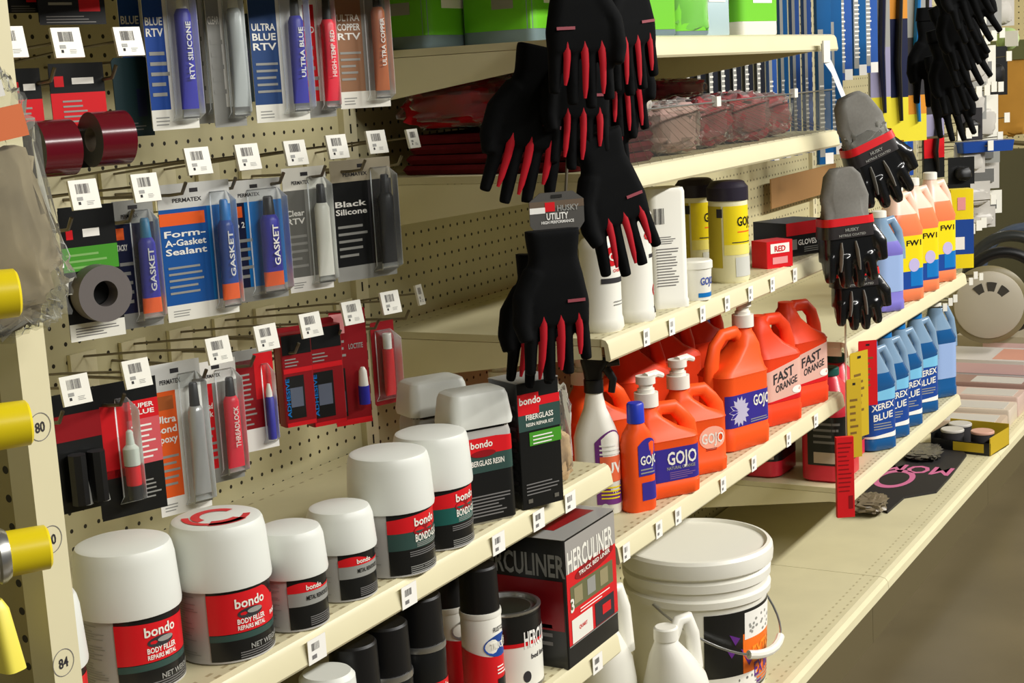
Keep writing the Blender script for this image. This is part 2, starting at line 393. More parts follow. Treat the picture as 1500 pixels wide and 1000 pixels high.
# ---------------------------------------------------------------- filler cans on the upper left shelf
M_cback = mat('can_back_grey', (176, 174, 168), .4)
def filler_can(x, y, rz, d, h, kind, label, tilt=None):
    t = thing('filler_can', label, 'can', (x, y, Z_BON), R(rz), 'white-capped filler cans on the shelf', tilt)
    r = d/2; s = h/.155; zb = .094*s
    body = [(0, d-.006, d-.006, r), (.002, d-.001, d-.001, r), (.006, d-.003, d-.003, r), (zb, d-.004, d-.004, r)]
    MB().stack(body, M_cback, 9).build('body', t)
    lidw = d+.004
    lid = [(zb-.010*s, lidw, lidw, r+.01), (zb-.006*s, lidw+.001, lidw+.001, 1), (zb+.045*s, lidw-.005, lidw-.005, 1), (h-.006, lidw-.009, lidw-.009, 1), (h-.002, lidw-.013, lidw-.013, 1), (h, lidw-.024, lidw-.024, 1)]
    lm = MB().stack(lid, M_lid, 9)
    o = lm.build('lid', t)
    if kind == 'gold':
        g = MB(); n = 40
        for r0, r1, a0, a1 in ((.018, .028, 20, 200), (.03, .038, 150, 330), (.022, .04, 230, 300)):
            vs = [(rad*r/.054*math.cos(R(a0+(a1-a0)*i/n)), rad*r/.054*math.sin(R(a0+(a1-a0)*i/n)), h+.0006) for rad in (r0, r1) for i in range(n+1)]
            g.add(vs, [(i, i+1, n+2+i, n+1+i) for i in range(n)], M_red)
        g.build('lid_print', o)
    L = MB(); a0, a1 = -.80*r, 2.1*r; z0, z1 = .004, zb-.010*s
    H = z1-z0
    def Z_(f): return z0+H*f
    L.wrap(body, a0, a1, z0, z1, M_black, .0004, 30, 2)
    if kind in ('red', 'gold'):
        L.wrap(body, a0, a1, Z_(.38), Z_(.8), M_red, .0008, 30, 1, top=(lambda q: Z_(.94-.12*q)) if kind == 'red' else (lambda q: Z_(.95 if q < .45 else (.95-.22*min(1, (q-.45)*8)))))
        L.wrap(body, a0, a1, Z_(.28), Z_(.37), M_dteal, .0008, 30)
        L.wtext(body, 'bondo', r*.12, Z_(.80), .011*s, M_white, .0014)
        L.woval(body, r*.1, Z_(.64), .016*s, .006*s, M_dink, .0012); L.woval(body, r*.2, Z_(.66), .010*s, .003*s, M_grey, .0016)
        L.wtext(body, 'BODY FILLER', r*.12, Z_(.54), .006*s, M_paper, .0014, wid=.036*s)
        L.wtext(body, 'REPAIRS METAL', r*.12, Z_(.45), .005*s, M_paper, .0014, wid=.036*s)
        if kind == 'gold': L.wtext(body, 'PAINTABLE', r*.95, Z_(.5), .005*s, M_paper, .0014, wid=.03*s)
        L.wtext(body, 'NET WEIGHT', r*.5, Z_(.16), .006*s, M_grey, .0014, wid=.05*s)
        L.wlines(body, -.2*r, 1.2*r, Z_(.02), Z_(.12), 3, M_ink, .0012)
    elif kind == 'pint':
        L.wrap(body, a0, a1, Z_(.45), Z_(.72), M_grey, .0008, 30)
        L.wrap(body, a0, r*.45, Z_(.72), Z_(.86), M_red, .0010, 16, 1, top=lambda q: Z_(.72+.2*math.sin(math.pi*min(1, .25+q*.75))))
        L.wrap(body, r*.4, a1, Z_(.72), Z_(.76), M_red, .0010, 12)
        L.wtext(body, 'bondo', r*.0, Z_(.81), .008*s, M_white, .0016)
        L.wtext(body, 'METAL REINFORCED', r*.2, Z_(.6), .007*s, M_black, .0014, wid=.05*s)
        L.wlines(body, -.2*r, 1.2*r, Z_(.04), Z_(.24), 5, M_ink, .0012)
    else:
        bm = M_teal if kind == 'teal' else M_dteal
        L.wrap(body, a0, a1, Z_(.40), Z_(.7), bm, .0008, 30)
        L.wrap(body, a0, a1, Z_(.68), Z_(.95), M_red, .0010, 30, 1, top=lambda q: Z_(.9+.06*math.sin(math.pi*q)))
        L.woval(body, r*.2, Z_(.68), .020*s, .008*s, M_dred, .0013)
        L.wtext(body, 'bondo', r*.22, Z_(.83), .011*s, M_white, .0017)
        L.wtext(body, 'BONDO-GLASS', r*.35, Z_(.57), .010*s, M_white, .0014, wid=.052*s)
        L.wlines(body, -.1*r, 1.0*r, Z_(.42), Z_(.5), 3, M_grey, .0012)
        L.wlines(body, -.3*r, 1.2*r, Z_(.28), Z_(.38), 3, M_ink, .0012)
        L.wlines(body, -.3*r, 1.2*r, Z_(.01), Z_(.14), 4, M_grey, .0012)
    L.wlines(body, -2.2*r, -1.0*r, Z_(.05), Z_(.95), 26, M_grey, .0006, .3)
    L.build('label', t)
    return t
filler_can(.958, -.412, -17, .108, .155, 'red', 'filler can at the left end, mostly hidden behind the post')
filler_can(1.130, -.378, -17, .108, .155, 'red', 'large filler can with red label, just right of the left post')
filler_can(1.2395, -.414, -22, .108, .155, 'gold', 'large filler can with red swirl printed on its white lid')
filler_can(1.337, -.436, -14, .0805, .118, 'pint', 'small grey-banded filler can beside the can with the printed lid')
filler_can(1.443, -.431, -14, .0825, .113, 'pint', 'small grey-banded filler can beside the taller dark-green-banded can')
filler_can(1.552, -.433, -16, .108, .155, 'dark', 'tall filler can with dark green band and white cap')
filler_can(1.663, -.427, -14, .104, .155, 'teal', 'tall filler can with bright teal band and white cap')
def resin_bottle(x, y, rz, label, full=True):
    t = thing('resin_bottle', label, 'bottle', (x, y, Z_BON), R(rz), 'square resin containers with white caps')
    w, d, h = .096, .062, .188
    body = [(0, w-.008, d-.008, .008), (.004, w-.002, d-.002, .010), (.128, w-.004, d-.004, .010), (.150, w-.014, d-.012, .012)]
    MB().stack(body, M_cback).build('body', t)
    MB().stack([(.140, w+.002, d+.004, .014), (.146, w+.004, d+.006, .014), (.180, w-.004, d-.002, .014), (.187, w-.010, d-.008, .012), (.19, w-.02, d-.018, .01)], M_lid).build('cap', t)
    L = MB(); a0, a1 = -.050, .085
    L.wrap(body, a0, a1, .004, .139, M_black, .0005, 26, 2)
    L.wrap(body, a0, a1, .075, .122, M_dteal, .0009, 26); L.wrap(body, a0, a1, .101, .125, M_red, .0012, 26, 1, top=lambda q: .125-.012*max(0, q-.5))
    L.wtext(body, 'bondo', -.006, .116, .010, M_white, .0018); L.woval(body, -.004, .102, .02, .005, M_dred, .0015)
    L.wtext(body, 'FIBERGLASS RESIN', .0, .089, .008, M_white, .0014, wid=.058)
    L.wlines(body, -.03, .04, .012, .045, 7, M_ink, .001)
    L.build('label', t)
resin_bottle(1.775, -.428, -30, 'white-capped resin container with red oval next to the black carton')
resin_bottle(1.83, -.325, -30, 'white-capped container behind, against the pegboard')
# tall black carton
t = thing('filler_carton', 'tall black carton with red oval and green panel', 'box', (1.880, -.452, Z_BON), R(-24))
w, d, h = .076, .07, .186
MB().stack([(0, w, d, .002), (h, w, d, .002)], M_black).build('carton', t)
L = MB(); y = -d/2-.0006
L.fquad(-w/2, w/2, .115, .158, M_dteal, y); L.fquad(-w/2, w/2, .150, .163, M_red, y-.0002); L.fquad(-w/2, -.0, .139, .17, M_red, y-.0003)
L.ftext('bondo', -.016, .160, .011, M_white, y-.0006); L.ftext('FIBERGLASS', .0, .135, .008, M_white, y-.0006, wid=.05); L.ftext('RESIN REPAIR KIT', 0, .124, .005, M_white, y-.0006, wid=.05)
L.fquad(-.02, w/2, .092, .112, M_green, y-.0002); L.flines(-.014, .03, .094, .11, 3, M_paper, y-.0006)
L.flines(-.03, .03, .02, .04, 4, M_ink, y-.0004); L.fquad(-.028, -.02, .008, .014, M_sil, y-.0005); L.fquad(.02, .028, .008, .014, M_sil, y-.0005)
for i in range(9): L.add([(-w/2-.0006, .024-.048*random.random(), .02+i*.016), (-w/2-.0006, -.03, .02+i*.016), (-w/2-.0006, -.03, .026+i*.016), (-w/2-.0006, .02, .026+i*.016)], [(0, 1, 2, 3)], M_dink)
L.build('print', t)
MB().stack([(h, w+.001, d+.001, .002), (h+.001, w+.001, d+.001, .002)], clear('shrink', (240, 240, 235), .25)).build('top_wrap', t)
# brush bag at the shelf end
t = thing('brush_pack', 'small clear bag with tan brush beside the black carton', 'bag', (1.985, -.445, Z_BON), R(-25))
MB().blob(.045, .03, .075, mat('tan_bristle', (190, 160, 120), .7, noise_amt=.3, noise_scale=90), 3, .2, c=(0, 0, .042)).build('brush', t)
MB().tube([(-.006, 0, .07), (-.012, 0, .115), (-.016, .002, .165)], [(.012, .007), (.012, .006), (.008, .005)], mat('cream_handle', (224, 220, 204), .4)).build('brush_handle', t)
MB().blob(.052, .036, .15, M_film, 5, .18, c=(-.002, 0, .08)).build('bag', t)
# ---------------------------------------------------------------- lower left shelf: spray cans, quart can, carton
def spray_can(px, py, y, rz, kind, label, h=.2, d=.067):
    p = atY(px, py, y); t = thing('spray_can', label, 'can', (p.x, y, Z_HER), R(rz), 'spray cans on the low left shelf')
    r = d/2; zb = h-.052
    body = [(0, d-.004, d-.004, r), (.003, d, d, r), (zb-.02, d, d, r), (zb-.004, d-.012, d-.012, r)]
    bm = {'black': M_black, 'heavy': M_black, 'white': M_white, 'truck': M_white}[kind]
    MB().stack(body, bm, 8).build('can_body', t)
    MB().stack([(.001, d+.0012, d+.0012, 1), (.004, d+.0016, d+.0016, 1)], M_sil, 8).build('bottom_rim', t)
    MB().stack([(zb-.022, d+.0015, d+.0015, 1), (zb-.018, d+.0022, d+.0022, 1), (zb-.014, d+.001, d+.001, 1)], M_sil if kind in ('black', 'heavy') else M_white, 8).build('shoulder_rim', t)
    MB().stack([(zb-.016, d-.002, d-.002, 1), (h-.003, d-.005, d-.005, 1), (h, d-.010, d-.010, 1)], M_blackp, 8).build('cap', t)
    L = MB(); a0, a1 = -1.1*r, 1.8*r
    if kind == 'heavy':
        L.wrap(body, a0, a1, .01, .098, M_red, .0006, 24); L.wtext(body, 'bondo', .1*r, .09, .009, M_white, .0012)
        L.wtext(body, 'HEAVY-DUTY', .2*r, .072, .011, M_paper, .0012, wid=.042); L.wtext(body, 'RUBBERIZED', .2*r, .057, .011, M_paper, .0012, wid=.042); L.wtext(body, 'UNDERCOATING', .2*r, .043, .009, M_paper, .0012, wid=.042)
    elif kind in ('white', 'truck'):
        L.wrap(body, -3.1*r, 3.1*r, .006, .085, M_red if kind == 'truck' else M_orange if False else M_red, .0005, 40, 1, top=lambda q: .088+.006*math.sin(q*9))
        L.woval(body, .35*r, .098, .030, .017, M_sil if kind == 'white' else M_blue, .0010)
        L.wtext(body, 'TRUCK BED', .4*r, .099, .010, M_white, .0015, wid=.042) if kind == 'truck' else L.woval(body, .4*r, .094, .014, .011, M_dink, .0015)
        L.wtext(body, 'RUST-OLEUM', .5*r, .123, .007, M_dink, .0012, wid=.036)
        L.wlines(body, .0, .7*r, .055, .07, 3, M_paper, .0012)
        if kind == 'truck': L.wrap(body, .0, 1.4*r, .02, .048, M_black, .0012, 14)
        else: [L.wtext(body, c, .6*r, .07-.014*i, .011, M_paper, .0012) for i, c in enumerate('SPRAY')]
    else:
        L.woval(body, .5*r, .11, .003, .004, M_dred, .001); L.wrap(body, a0, a1, .01, .07, M_red, .0006, 20)
    L.build('label', t); return t
spray_can(520, 990, -.41, -15, 'black', 'black spray can under the small grey-banded filler can', .205)
spray_can(566, 960, -.41, -15, 'black', 'black spray can with silver rim left of the red-labelled one', .205)
spray_can(616, 930, -.41, -15, 'heavy', 'spray can with black top and red rubberized-coating label', .216)
spray_can(655, 900, -.338, -18, 'white', 'white and red spray can with black oval, second from the quart can', .2)
spray_can(703, 890, -.42, -18, 'truck', 'white and red spray can with blue oval beside the quart can', .214, .06)
# white cap in front at the bottom edge
p = atY(479, 990, -.42)
t = thing('filler_can', 'low can of which only the white lid shows at the bottom edge', 'can', (p.x, -.42, Z_HER))
MB().cyl(.035, 0, .15, M_cback).build('body', t); MB().stack([(.138, .074, .074, 1), (.186, .070, .070, 1), (.192, .060, .060, 1)], M_lid, 9).build('lid', t)
# quart can of bed liner
p = atZ(768, 1004, Z_HER)
t = thing('quart_can', 'quart can with white label left of the red carton', 'can', (1.871, -.405, Z_HER), R(-20))
d = .104; r = d/2; body = [(0, d, d, r), (.118, d, d, r)]
MB().stack([(0, d+.002, d+.002, r), (.003, d, d, r), (.116, d, d, r), (.118, d+.003, d+.003, 1), (.121, d+.003, d+.003, 1), (.121, d-.008, d-.008, 1), (.115, d-.012, d-.012, 1)], [M_sil, M_black, M_sil, M_sil, M_sil, M_sil], 9).build('can_body', t)
MB().cyl(.038, .1145, .1165, mat('dark_olive_lid', (58, 60, 48), .3, .5, .5), k=9).build('lid', t)
L = MB(); L.wrap(body, -.9*r, 2*r, .004, .07, M_white, .0006, 24); L.wrap(body, -.9*r, 2*r, .07, .112, M_black, .0006, 24)
L.wrap(body, -.9*r, 2*r, .068, .074, M_red, .001, 24)
L.wtext(body, 'HERCULINER', .55*r, .078, .026, M_paper, .0014, wid=.078, slope=.0); L.wtext(body, 'bed liner', .4*r, .05, .008, M_dink, .0012); L.woval(body, -.15*r, .02, .007, .009, M_dink, .001)
L.build('label', t)
# big red and black carton
t = thing('liner_carton', 'large red and black carton at the end of the low shelf', 'box', (2.025, -.398, Z_HER), 0)
w, d, h = .178, .152, .205
MB().stack([(0, w, d, .003), (h, w, d, .003)], M_black).build('carton', t)
L = MB(); y = -d/2-.0006; x0, x1 = -w/2+.004, w/2-.002
L.fquad(x0, x1, .035, h-.004, M_red, y); L.fquad(x0, x1, .15, h-.002, mat('carton_grey', (160, 156, 150), .35), y-.0002)
L.ftext('HERCULINER', -.002, .168, .034, M_white, y-.0008, wid=.158, rot=.0)
L.add([(a*.068+.01, y-.0006, .142+b*.012+a*.004) for a, b in [(math.cos(2*math.pi*i/24), math.sin(2*math.pi*i/24)) for i in range(24)]], [tuple(range(24))], M_dred)
L.ftext('TRUCK BED LINER', .01, .143, .007, M_white, y-.0010, wid=.11, rot=.05)
L.woval if False else None
L.fquad(x0+.01, x1-.014, .09, .127, mat('olive_photo', (104, 104, 70), .5), y-.0004)
for i in range(3): L.fquad(x0+.022+i*.045, x0+.05+i*.045, .096, .122, M_grey if i == 1 else mat('photo_tan', (150, 140, 104), .5), y-.0007)
L.ftext('3', x0+.014, .098, .022, M_white, y-.001)
L.flines(x0+.04, x1-.01, .078, .088, 2, M_paper, y-.0007)
L.fquad(x0+.01, -.005, .036, .074, M_white, y-.0006); L.fquad(.005, x1-.014, .036, .074, M_dink, y-.0006); L.ftext('QUART', -.038, .056, .006, M_red, y-.001); L.fquad(.03, .06, .048, .064, M_red, y-.001)
xs = -w/2-.0006
def side(m, a0, a1, z0, z1): L.add([(xs, a, z) for a, z in ((a1, z0), (a0, z0), (a0, z1), (a1, z1))], [(0, 1, 2, 3)], m)
side(M_dred, -d/2+.004, d/2-.004, .06, .14)
v, f, wd = text2d('HERCULINER'); L.add([(xs-.0006, -a*.155/wd, .165+b*.036) for a, b in v], f, M_grey)
for i in range(3): side(M_ink, -.05, -.05+.03, .035+.014*i, .041+.014*i)
L.fquad(x0, x1, .033, .0345, M_grey, y-.0004)
L.build('print', t)
L = MB(); L.add([(-.05, -.04, h+.0022), (.07, -.05, h+.0022), (.07, .04, h+.0022), (-.05, .05, h+.0022)], [(0, 1, 2, 3)], M_dred); L.build('top_print', t)
MB().stack([(h+.001, w+.002, d+.002, .003), (h+.0018, w+.003, d+.003, .004)], clear('shrink', (240, 240, 235), .25)).build('shrink_wrap', t)
# ---------------------------------------------------------------- orange hand-cleaner shelf
def pump(t, x, y, z, s=1., rz=0., m=None):
    m = m or M_white; c, q = math.cos(rz), math.sin(rz)
    o = MB().cyl(.019*s, z-.004, z+.018*s, m, x, y).cyl(.0135*s, z+.018*s, z+.024*s, m, x, y).cyl(.011*s, z+.024*s, z+.032*s, m, x, y).build('pump_collar', t)
    h = MB().cyl(.0155*s, z+.032*s, z+.044*s, m, x, y)
    h.tube([(x, y, z+.041*s), (x+.026*s*c, y+.026*s*q, z+.043*s), (x+.042*s*c, y+.042*s*q, z+.037*s)], [.0075*s, .006*s, .0045*s], m)
    h.build('pump_head', o)
def jug(x, y, rz, w, d, h, label, m, neck=-1, has_pump=True, lab=None, group='orange hand cleaner jugs', z=None, capm=None):
    """flat jug: rounded body, sloping shoulder, neck at one end and a looped handle at the other"""
    z = Z_ORA if z is None else z
    t = thing('cleaner_jug', label, 'jug', (x, y, z), R(rz), group)
    r = min(w, d)*.28; hs = h*.58; nx = neck*w*.25; ht = h*.93
    body = [(0, w-.012, d-.012, r), (.004, w-.002, d-.002, r), (h*.14, w, d, r), (h*.15, w-.003, d-.003, r), (h*.56, w-.003, d-.003, r), (h*.58, w, d, r), (hs, w-.002, d-.002, r),
            (hs+h*.03, w*.93, d*.9, r*.95, 0, 0), (hs+h*.10, w*.66, d*.72, r*.8, nx*.5, 0), (hs+h*.2, w*.42, d*.6, r*.7, nx*.95, 0), (ht-.02, .046, .046, .023, nx, 0), (ht-.012, .036, .036, .018, nx, 0), (ht, .034, .034, .017, nx, 0)]
    MB().stack(body, m, 7).build('body', t, 50)
    hx = -neck
    MB().tube([(nx+hx*.010, 0, ht-.032), (nx+hx*w*.20, 0, ht-.012), (hx*w*.20, 0, ht-.014), (hx*w*.36, 0, ht-.034), (hx*w*.43, 0, hs+h*.09), (hx*w*.43, 0, hs-.004), (hx*w*.40, 0, hs-.03)],
              [(.012, .014), (.0115, .014), (.011, .014), (.011, .015), (.0115, .018), (.012, .022), (.012, .022)], m, 12).build('handle', t, 60)
    if has_pump: pump(t, nx, 0, ht, 1.15, R(20) if neck < 0 else R(160))
    elif capm: MB().cyl(.021, ht-.004, ht+.02, capm, nx, 0, ch=.002).build('cap', t)
    if lab:
        L = MB(); b5 = body
        if lab == 'gojo':
            L.wrap(b5, -w*.62, w*.52, h*.17, h*.50, M_purple, .0007, 30)
            L.wtext(b5, 'GOJO', w*.12, h*.40, .024, M_white, .0014, wid=.062); L.wtext(b5, 'NATURAL ORANGE', w*.1, h*.30, .006, M_grey, .0012, wid=.06)
            L.wlines(b5, -w*.1, w*.4, h*.19, h*.27, 4, mat('label_lilac', (130, 96, 150), .5), .0012)
        elif lab == 'oval':
            L.woval(b5, w*.15, h*.38, .030, .022, mat('pale_orange_print', (250, 176, 150), .4), .0007); L.wtext(b5, 'GOJO', w*.15, h*.38, .02, M_white, .0012, wid=.05)
            L.wlines(b5, w*.02, w*.3, h*.25, h*.28, 2, M_dred, .001)
        elif lab == 'burst':
            L.wrap(b5, -w*.47, w*.5, h*.19, h*.44, M_purple, .0007, 24)
            n = 28; pts = [b5_pt(L, b5, -w*.22+.9*rad*math.cos(2*math.pi*i/n), h*.31+rad*math.sin(2*math.pi*i/n)) for i in range(n) for rad in ((.022 if i % 2 else .031),)]
            L.add([b5_pt(L, b5, -w*.22, h*.31)]+pts, [(0, 1+i, 1+(i+1) % n) for i in range(n)], mat('burst_lilac', (190, 186, 210), .4))
            L.wtext(b5, 'GOJO', w*.24, h*.37, .022, M_white, .0014, wid=.05); L.wlines(b5, 0, w*.42, h*.205, h*.24, 2, M_grey, .0012)
        elif lab == 'fast':
            pm = mat('fast_label_pink', (226, 180, 164), .35)
            L.wrap(b5, -w*.46, w*.5, h*.2, h*.54, pm, .0007, 24, 1, top=lambda q: h*(.46+.1*q))
            L.wtext(b5, 'FAST', -w*.02, h*.43, .022, M_dink, .0012, wid=.062, slope=.25); L.wtext(b5, 'ORANGE', w*.04, h*.345, .016, M_dink, .0012, wid=.066, slope=.25)
            L.wrap(b5, -w*.46, w*.5, h*.2, h*.23, M_red, .0011, 20, 1, top=lambda q: h*(.21+.04*q)); L.woval(b5, w*.3, h*.28, .016, .008, M_paper, .0013)
        L.build('label', t)
    return t
def b5_pt(L, secs, a, z): return L.spt(secs, a, z, .0013)
# spray bottle
p = atY(882, 650, -.375)
t = thing('trigger_bottle', 'white spray bottle with black trigger and purple label', 'bottle', (p.x-.004, -.366, Z_ORA), R(-66))
body = [(0, .072, .05, .02), (.004, .078, .056, .022), (.135, .078, .056, .024), (.155, .066, .05, .024), (.185, .04, .036, .018), (.215, .028, .028, .014), (.222, .03, .03, .015)]
MB().stack(body, M_white, 8).build('body', t, 50)
m = MB().cyl(.017, .214, .236, M_blackp).stack([(.234, .03, .024, .01), (.25, .034, .024, .01), (.268, .05, .022, .01, .004, 0), (.276, .05, .02, .01, .004, 0)], M_blackp)
m.tube([(.024, 0, .264), (.046, 0, .266)], .008, M_blackp); m.build('spray_head', t)
MB().tube([(.022, 0, .256), (.034, 0, .235), (.030, 0, .212)], [(.006, .008), (.005, .007), (.004, .006)], M_blackp).build('trigger', t)
L = MB(); L.wrap(body, -.002, .062, .02, .14, mat('purple_print', (110, 50, 122), .4), .0008, 16, 1, top=lambda q: .13+.02*math.sin(math.pi*q))
L.wrap(body, .006, .056, .06, .105, mat('sunset_print', (236, 110, 70), .4), .0011, 12); L.wtext(body, 'UV', .03, .085, .02, M_paper, .0015); L.wlines(body, .006, .05, .03, .055, 4, M_yellow, .0012); L.wlines(body, .006, .05, .108, .13, 3, M_paper, .0012)
L.woval(body, .012, .012, .008, .01, M_lid, .0013); L.build('label', t)
# small bottle with blue cap
t = thing('lotion_bottle', 'slim orange bottle with blue cap and blue label', 'bottle', (2.312, -.426, Z_ORA), R(-30))
body = [(0, .056, .036, .015), (.004, .062, .04, .018), (.12, .062, .04, .019), (.137, .052, .037, .018), (.147, .036, .034, .016), (.158, .026, .026, .013)]
MB().stack(body, M_oj, 8).build('body', t, 50)
MB().stack([(.156, .031, .031, 1), (.188, .030, .030, 1), (.191, .026, .026, 1)], mat('blue_cap', (40, 62, 190), .35), 7).build('cap', t)
L = MB(); L.wrap(body, -.012, .034, .064, .128, M_purple, .0008, 14, 1, top=lambda q: .118+.012*math.sin(math.pi*q)); L.wtext(body, 'GOJO', .012, .092, .016, M_white, .0014, wid=.04); L.wlines(body, -.008, .03, .068, .08, 2, M_grey, .0012)
L.wrap(body, -.006, .034, .02, .052, M_purple, .0008, 12); L.build('label', t)
jug(2.425, -.424, -34, .122, .082, .182, 'front orange pump jug with purple-blue wraparound label', M_oj, -1, True, 'gojo')
jug(2.580, -.418, -34, .118, .08, .182, 'orange pump jug with pale oval print, right of the labelled one', M_oj, -1, True, 'oval')
jug(2.790, -.418, -20, .142, .09, .26, 'tall orange pump jug with starburst label', M_oj, 1, True, 'burst')
jug(3.005, -.418, -24, .128, .085, .252, 'red-orange jug with pink diagonal label next to the starburst jug', M_oj2, -1, False, 'fast')
jug(3.190, -.415, -24, .132, .09, .252, 'red-orange jug at the right end of the shelf', M_oj2, -1, False, 'fast')
jug(2.46, -.28, -34, .122, .082, .21, 'orange pump jug standing behind the small blue-capped bottle', M_oj, -1, True)
jug(2.70, -.25, -20, .142, .09, .262, 'tall orange jug in the shade behind the starburst jug', M_oj2, -1, True)
jug(2.90, -.23, -20, .142, .09, .262, 'tall orange jug at the back of the shelf in shade', M_oj2, -1, False)
jug(2.30, -.20, -30, .13, .085, .24, 'orange jug in the shade behind the trigger bottle', M_oj2, -1, True)
jug(3.12, -.21, -20, .142, .09, .262, 'red-orange jug behind the right end jug', M_oj2, -1, False)
t = thing('wipes_bucket', 'dark violet carton behind the right end jugs', 'box', (3.25, -.12, Z_ORA), R(-10))
MB().stack([(0, .12, .12, .01), (.28, .12, .12, .01)], mat('dark_violet', (40, 24, 110), .5)).build('carton', t)
MB().stack([(.28, .122, .122, .01), (.286, .122, .122, .01)], mat('dark_violet', (40, 24, 110), .5)).build('lid', t)
# ---------------------------------------------------------------- white tub shelf
def white_bottle(x, y, rz, d, h, label, kind):
    t = thing('cleaner_bottle', label, 'bottle', (x, y, Z_WHI), R(rz), 'white cleaner bottles')
    r = d/2
    body = [(0, d-.004, d-.004, r), (.006, d+.002, d+.002, r), (.02, d, d, r), (.024, d-.003, d-.003, r), (h*.80, d-.003, d-.003, r), (h*.84, d, d, r), (h*.9, d*.8, d*.8, r), (h*.93, d*.5, d*.5, r)]
    MB().stack(body, M_white, 9).build('body', t, 50)
    MB().stack([(h*.92, d*.46, d*.46, 1), (h-.002, d*.45, d*.45, 1), (h, d*.4, d*.4, 1)], M_white, 7).build('cap', t)
    L = MB()
    if kind == 'a':
        L.woval(body, -.1*r, h*.74, .016, .016, M_red, .0008); L.woval(body, .9*r, h*.75, .018, .018, M_red, .0008)
        L.wtext(body, 'G', -.1*r, h*.74, .014, M_white, .0014); L.wtext(body, 'O', .9*r, h*.74, .014, M_white, .0014)
        L.wrap(body, -.7*r, 1.6*r, h*.48, h*.53, M_dink, .0008, 20); L.wtext(body, 'CHERRY GEL', .5*r, h*.60, .005, M_red, .001, wid=.04); L.wlines(body, -.1*r, r, h*.26, h*.32, 2, M_grey, .001)
    else:
        L.wtext(body, 'GOJO', .6*r, h*.68, .014, M_red, .001); L.woval(body, .7*r, h*.24, .010, .010, M_red, .0008); L.woval(body, .7*r, h*.24, .006, .006, M_white, .0012); L.woval(body, .7*r, h*.24, .003, .003, M_red, .0016)
        L.wrap(body, .5*r, 1.1*r, h*.06, h*.11, M_dink, .0008, 6); L.wrap(body, .2*r, r, h*.5, h*.53, M_dink, .0008, 6); L.wtext(body, 'GOJO', .5*r, h*.9-.03, .012, M_red, .001)
    L.build('label', t)
white_bottle(2.203, -.425, -20, .07, .168, 'white bottle with red round logos at the shelf corner', 'a')
white_bottle(2.305, -.435, -20, .072, .215, 'white bottle with small red ring mark, second from the corner', 'b')
t = thing('refill_jug', 'tall flat white container with barcode and printed text', 'container', (2.460, -.425, Z_WHI), R(-46))
body = [(0, .07, .07, .012), (.012, .072, .072, .014), (.016, .068, .068, .012), (.205, .068, .068, .012), (.212, .064, .064, .012)]
MB().stack(body, M_white, 6).build('body', t, 40)
L = MB(); y = -.0346; L.fbar(-.028, -.008, .15, .178, M_dink, y); L.flines(-.026, .012, .115, .13, 4, M_ink, y); L.flines(-.026, .016, .04, .11, 14, M_ink, y); L.build('label', t)
def tub(x, y, rz, label):
    t = thing('cleaner_tub', label, 'tub', (x, y, Z_WHI), R(rz)); d = .056; r = d/2
    body = [(0, d-.006, d-.006, r), (.06, d, d, r)]
    MB().stack(body, M_white, 8).build('body', t); MB().stack([(.058, d+.004, d+.004, 1), (.070, d+.004, d+.004, 1), (.073, d-.002, d-.002, 1)], M_white, 8).build('lid', t)
    L = MB(); L.wtext(body, 'GOJO', .2*r, .036, .014, mat('logo_blue', (70, 90, 170), .4), .0008, wid=.032); L.wrap(body, -.5*r, 1.2*r, .006, .014, M_lblue, .0006, 12); L.build('label', t)
tub(2.542, -.452, -30, 'small white tub with blue lettering at the shelf edge')
def canister(x, y, rz, label):
    t = thing('wipes_canister', label, 'canister', (x, y, Z_WHI), R(rz), 'yellow wipe canisters'); d = .078; r = d/2
    body = [(0, d-.006, d-.006, r), (.006, d, d, r), (.165, d-.002, d-.002, r)]
    MB().stack(body, mat('canister_cream', (238, 232, 190), .4), 9).build('body', t)
    MB().stack([(.16, d+.003, d+.003, 1), (.185, d+.003, d+.003, 1), (.189, d-.004, d-.004, 1), (.195, d-.012, d-.012, 1), (.197, d-.02, d-.02, 1)], mat('dark_violet_cap', (36, 30, 44), .4), 9).build('lid', t)
    L = MB(); L.wrap(body, -.9*r, 2*r, .075, .15, M_yellow, .0006, 26); L.wrap(body, -.9*r, 2*r, .055, .075, mat('pale_yellow', (240, 226, 120), .4), .0006, 26)
    L.wrap(body, -3*r, -1.0*r, .03, .15, mat('olive_yellow', (196, 176, 50), .4), .0006, 20); L.wrap(body, -1.25*r, -.95*r, .128, .145, M_dink, .001, 5)
    L.wtext(body, 'GOJO', .35*r, .12, .018, M_black, .0012, wid=.044); L.wlines(body, -.2*r, r, .098, .104, 1, M_orange, .001); L.wlines(body, -.5*r, r, .078, .083, 1, M_dink, .001)
    L.wrap(body, -.35*r, .9*r, .012, .05, mat('towel_print', (206, 206, 196), .5), .0008, 12); L.build('label', t)
canister(2.775, -.425, -30, 'front yellow canister with dark lid')
canister(2.852, -.325, -30, 'yellow canister half hidden behind the front one')
def carton(x, y, z, rz, w, d, h, name, label, m, fn=None, group=None):
    t = thing(name, label, 'box', (x, y, z), R(rz), group)
    MB().stack([(0, w, d, .002), (h, w, d, .002)], m).build('carton', t)
    L = MB(); fn(L, w, d, h, -d/2-.0006); L.build('print', t); return t
def f1(L, w, d, h, y):
    L.fquad(-w/2+.01, w/2-.01, h*.55, h*.9, M_paper, y); L.ftext('RED', 0, h*.72, .012, M_red, y-.0006); L.fquad(-.02, .02, h*.15, h*.4, mat('pink_print', (230, 150, 150), .5), y)
carton(2.985, -.437, Z_WHI, -30, .07, .05, .056, 'product_box', 'small red box right of the yellow canisters', M_red, f1)
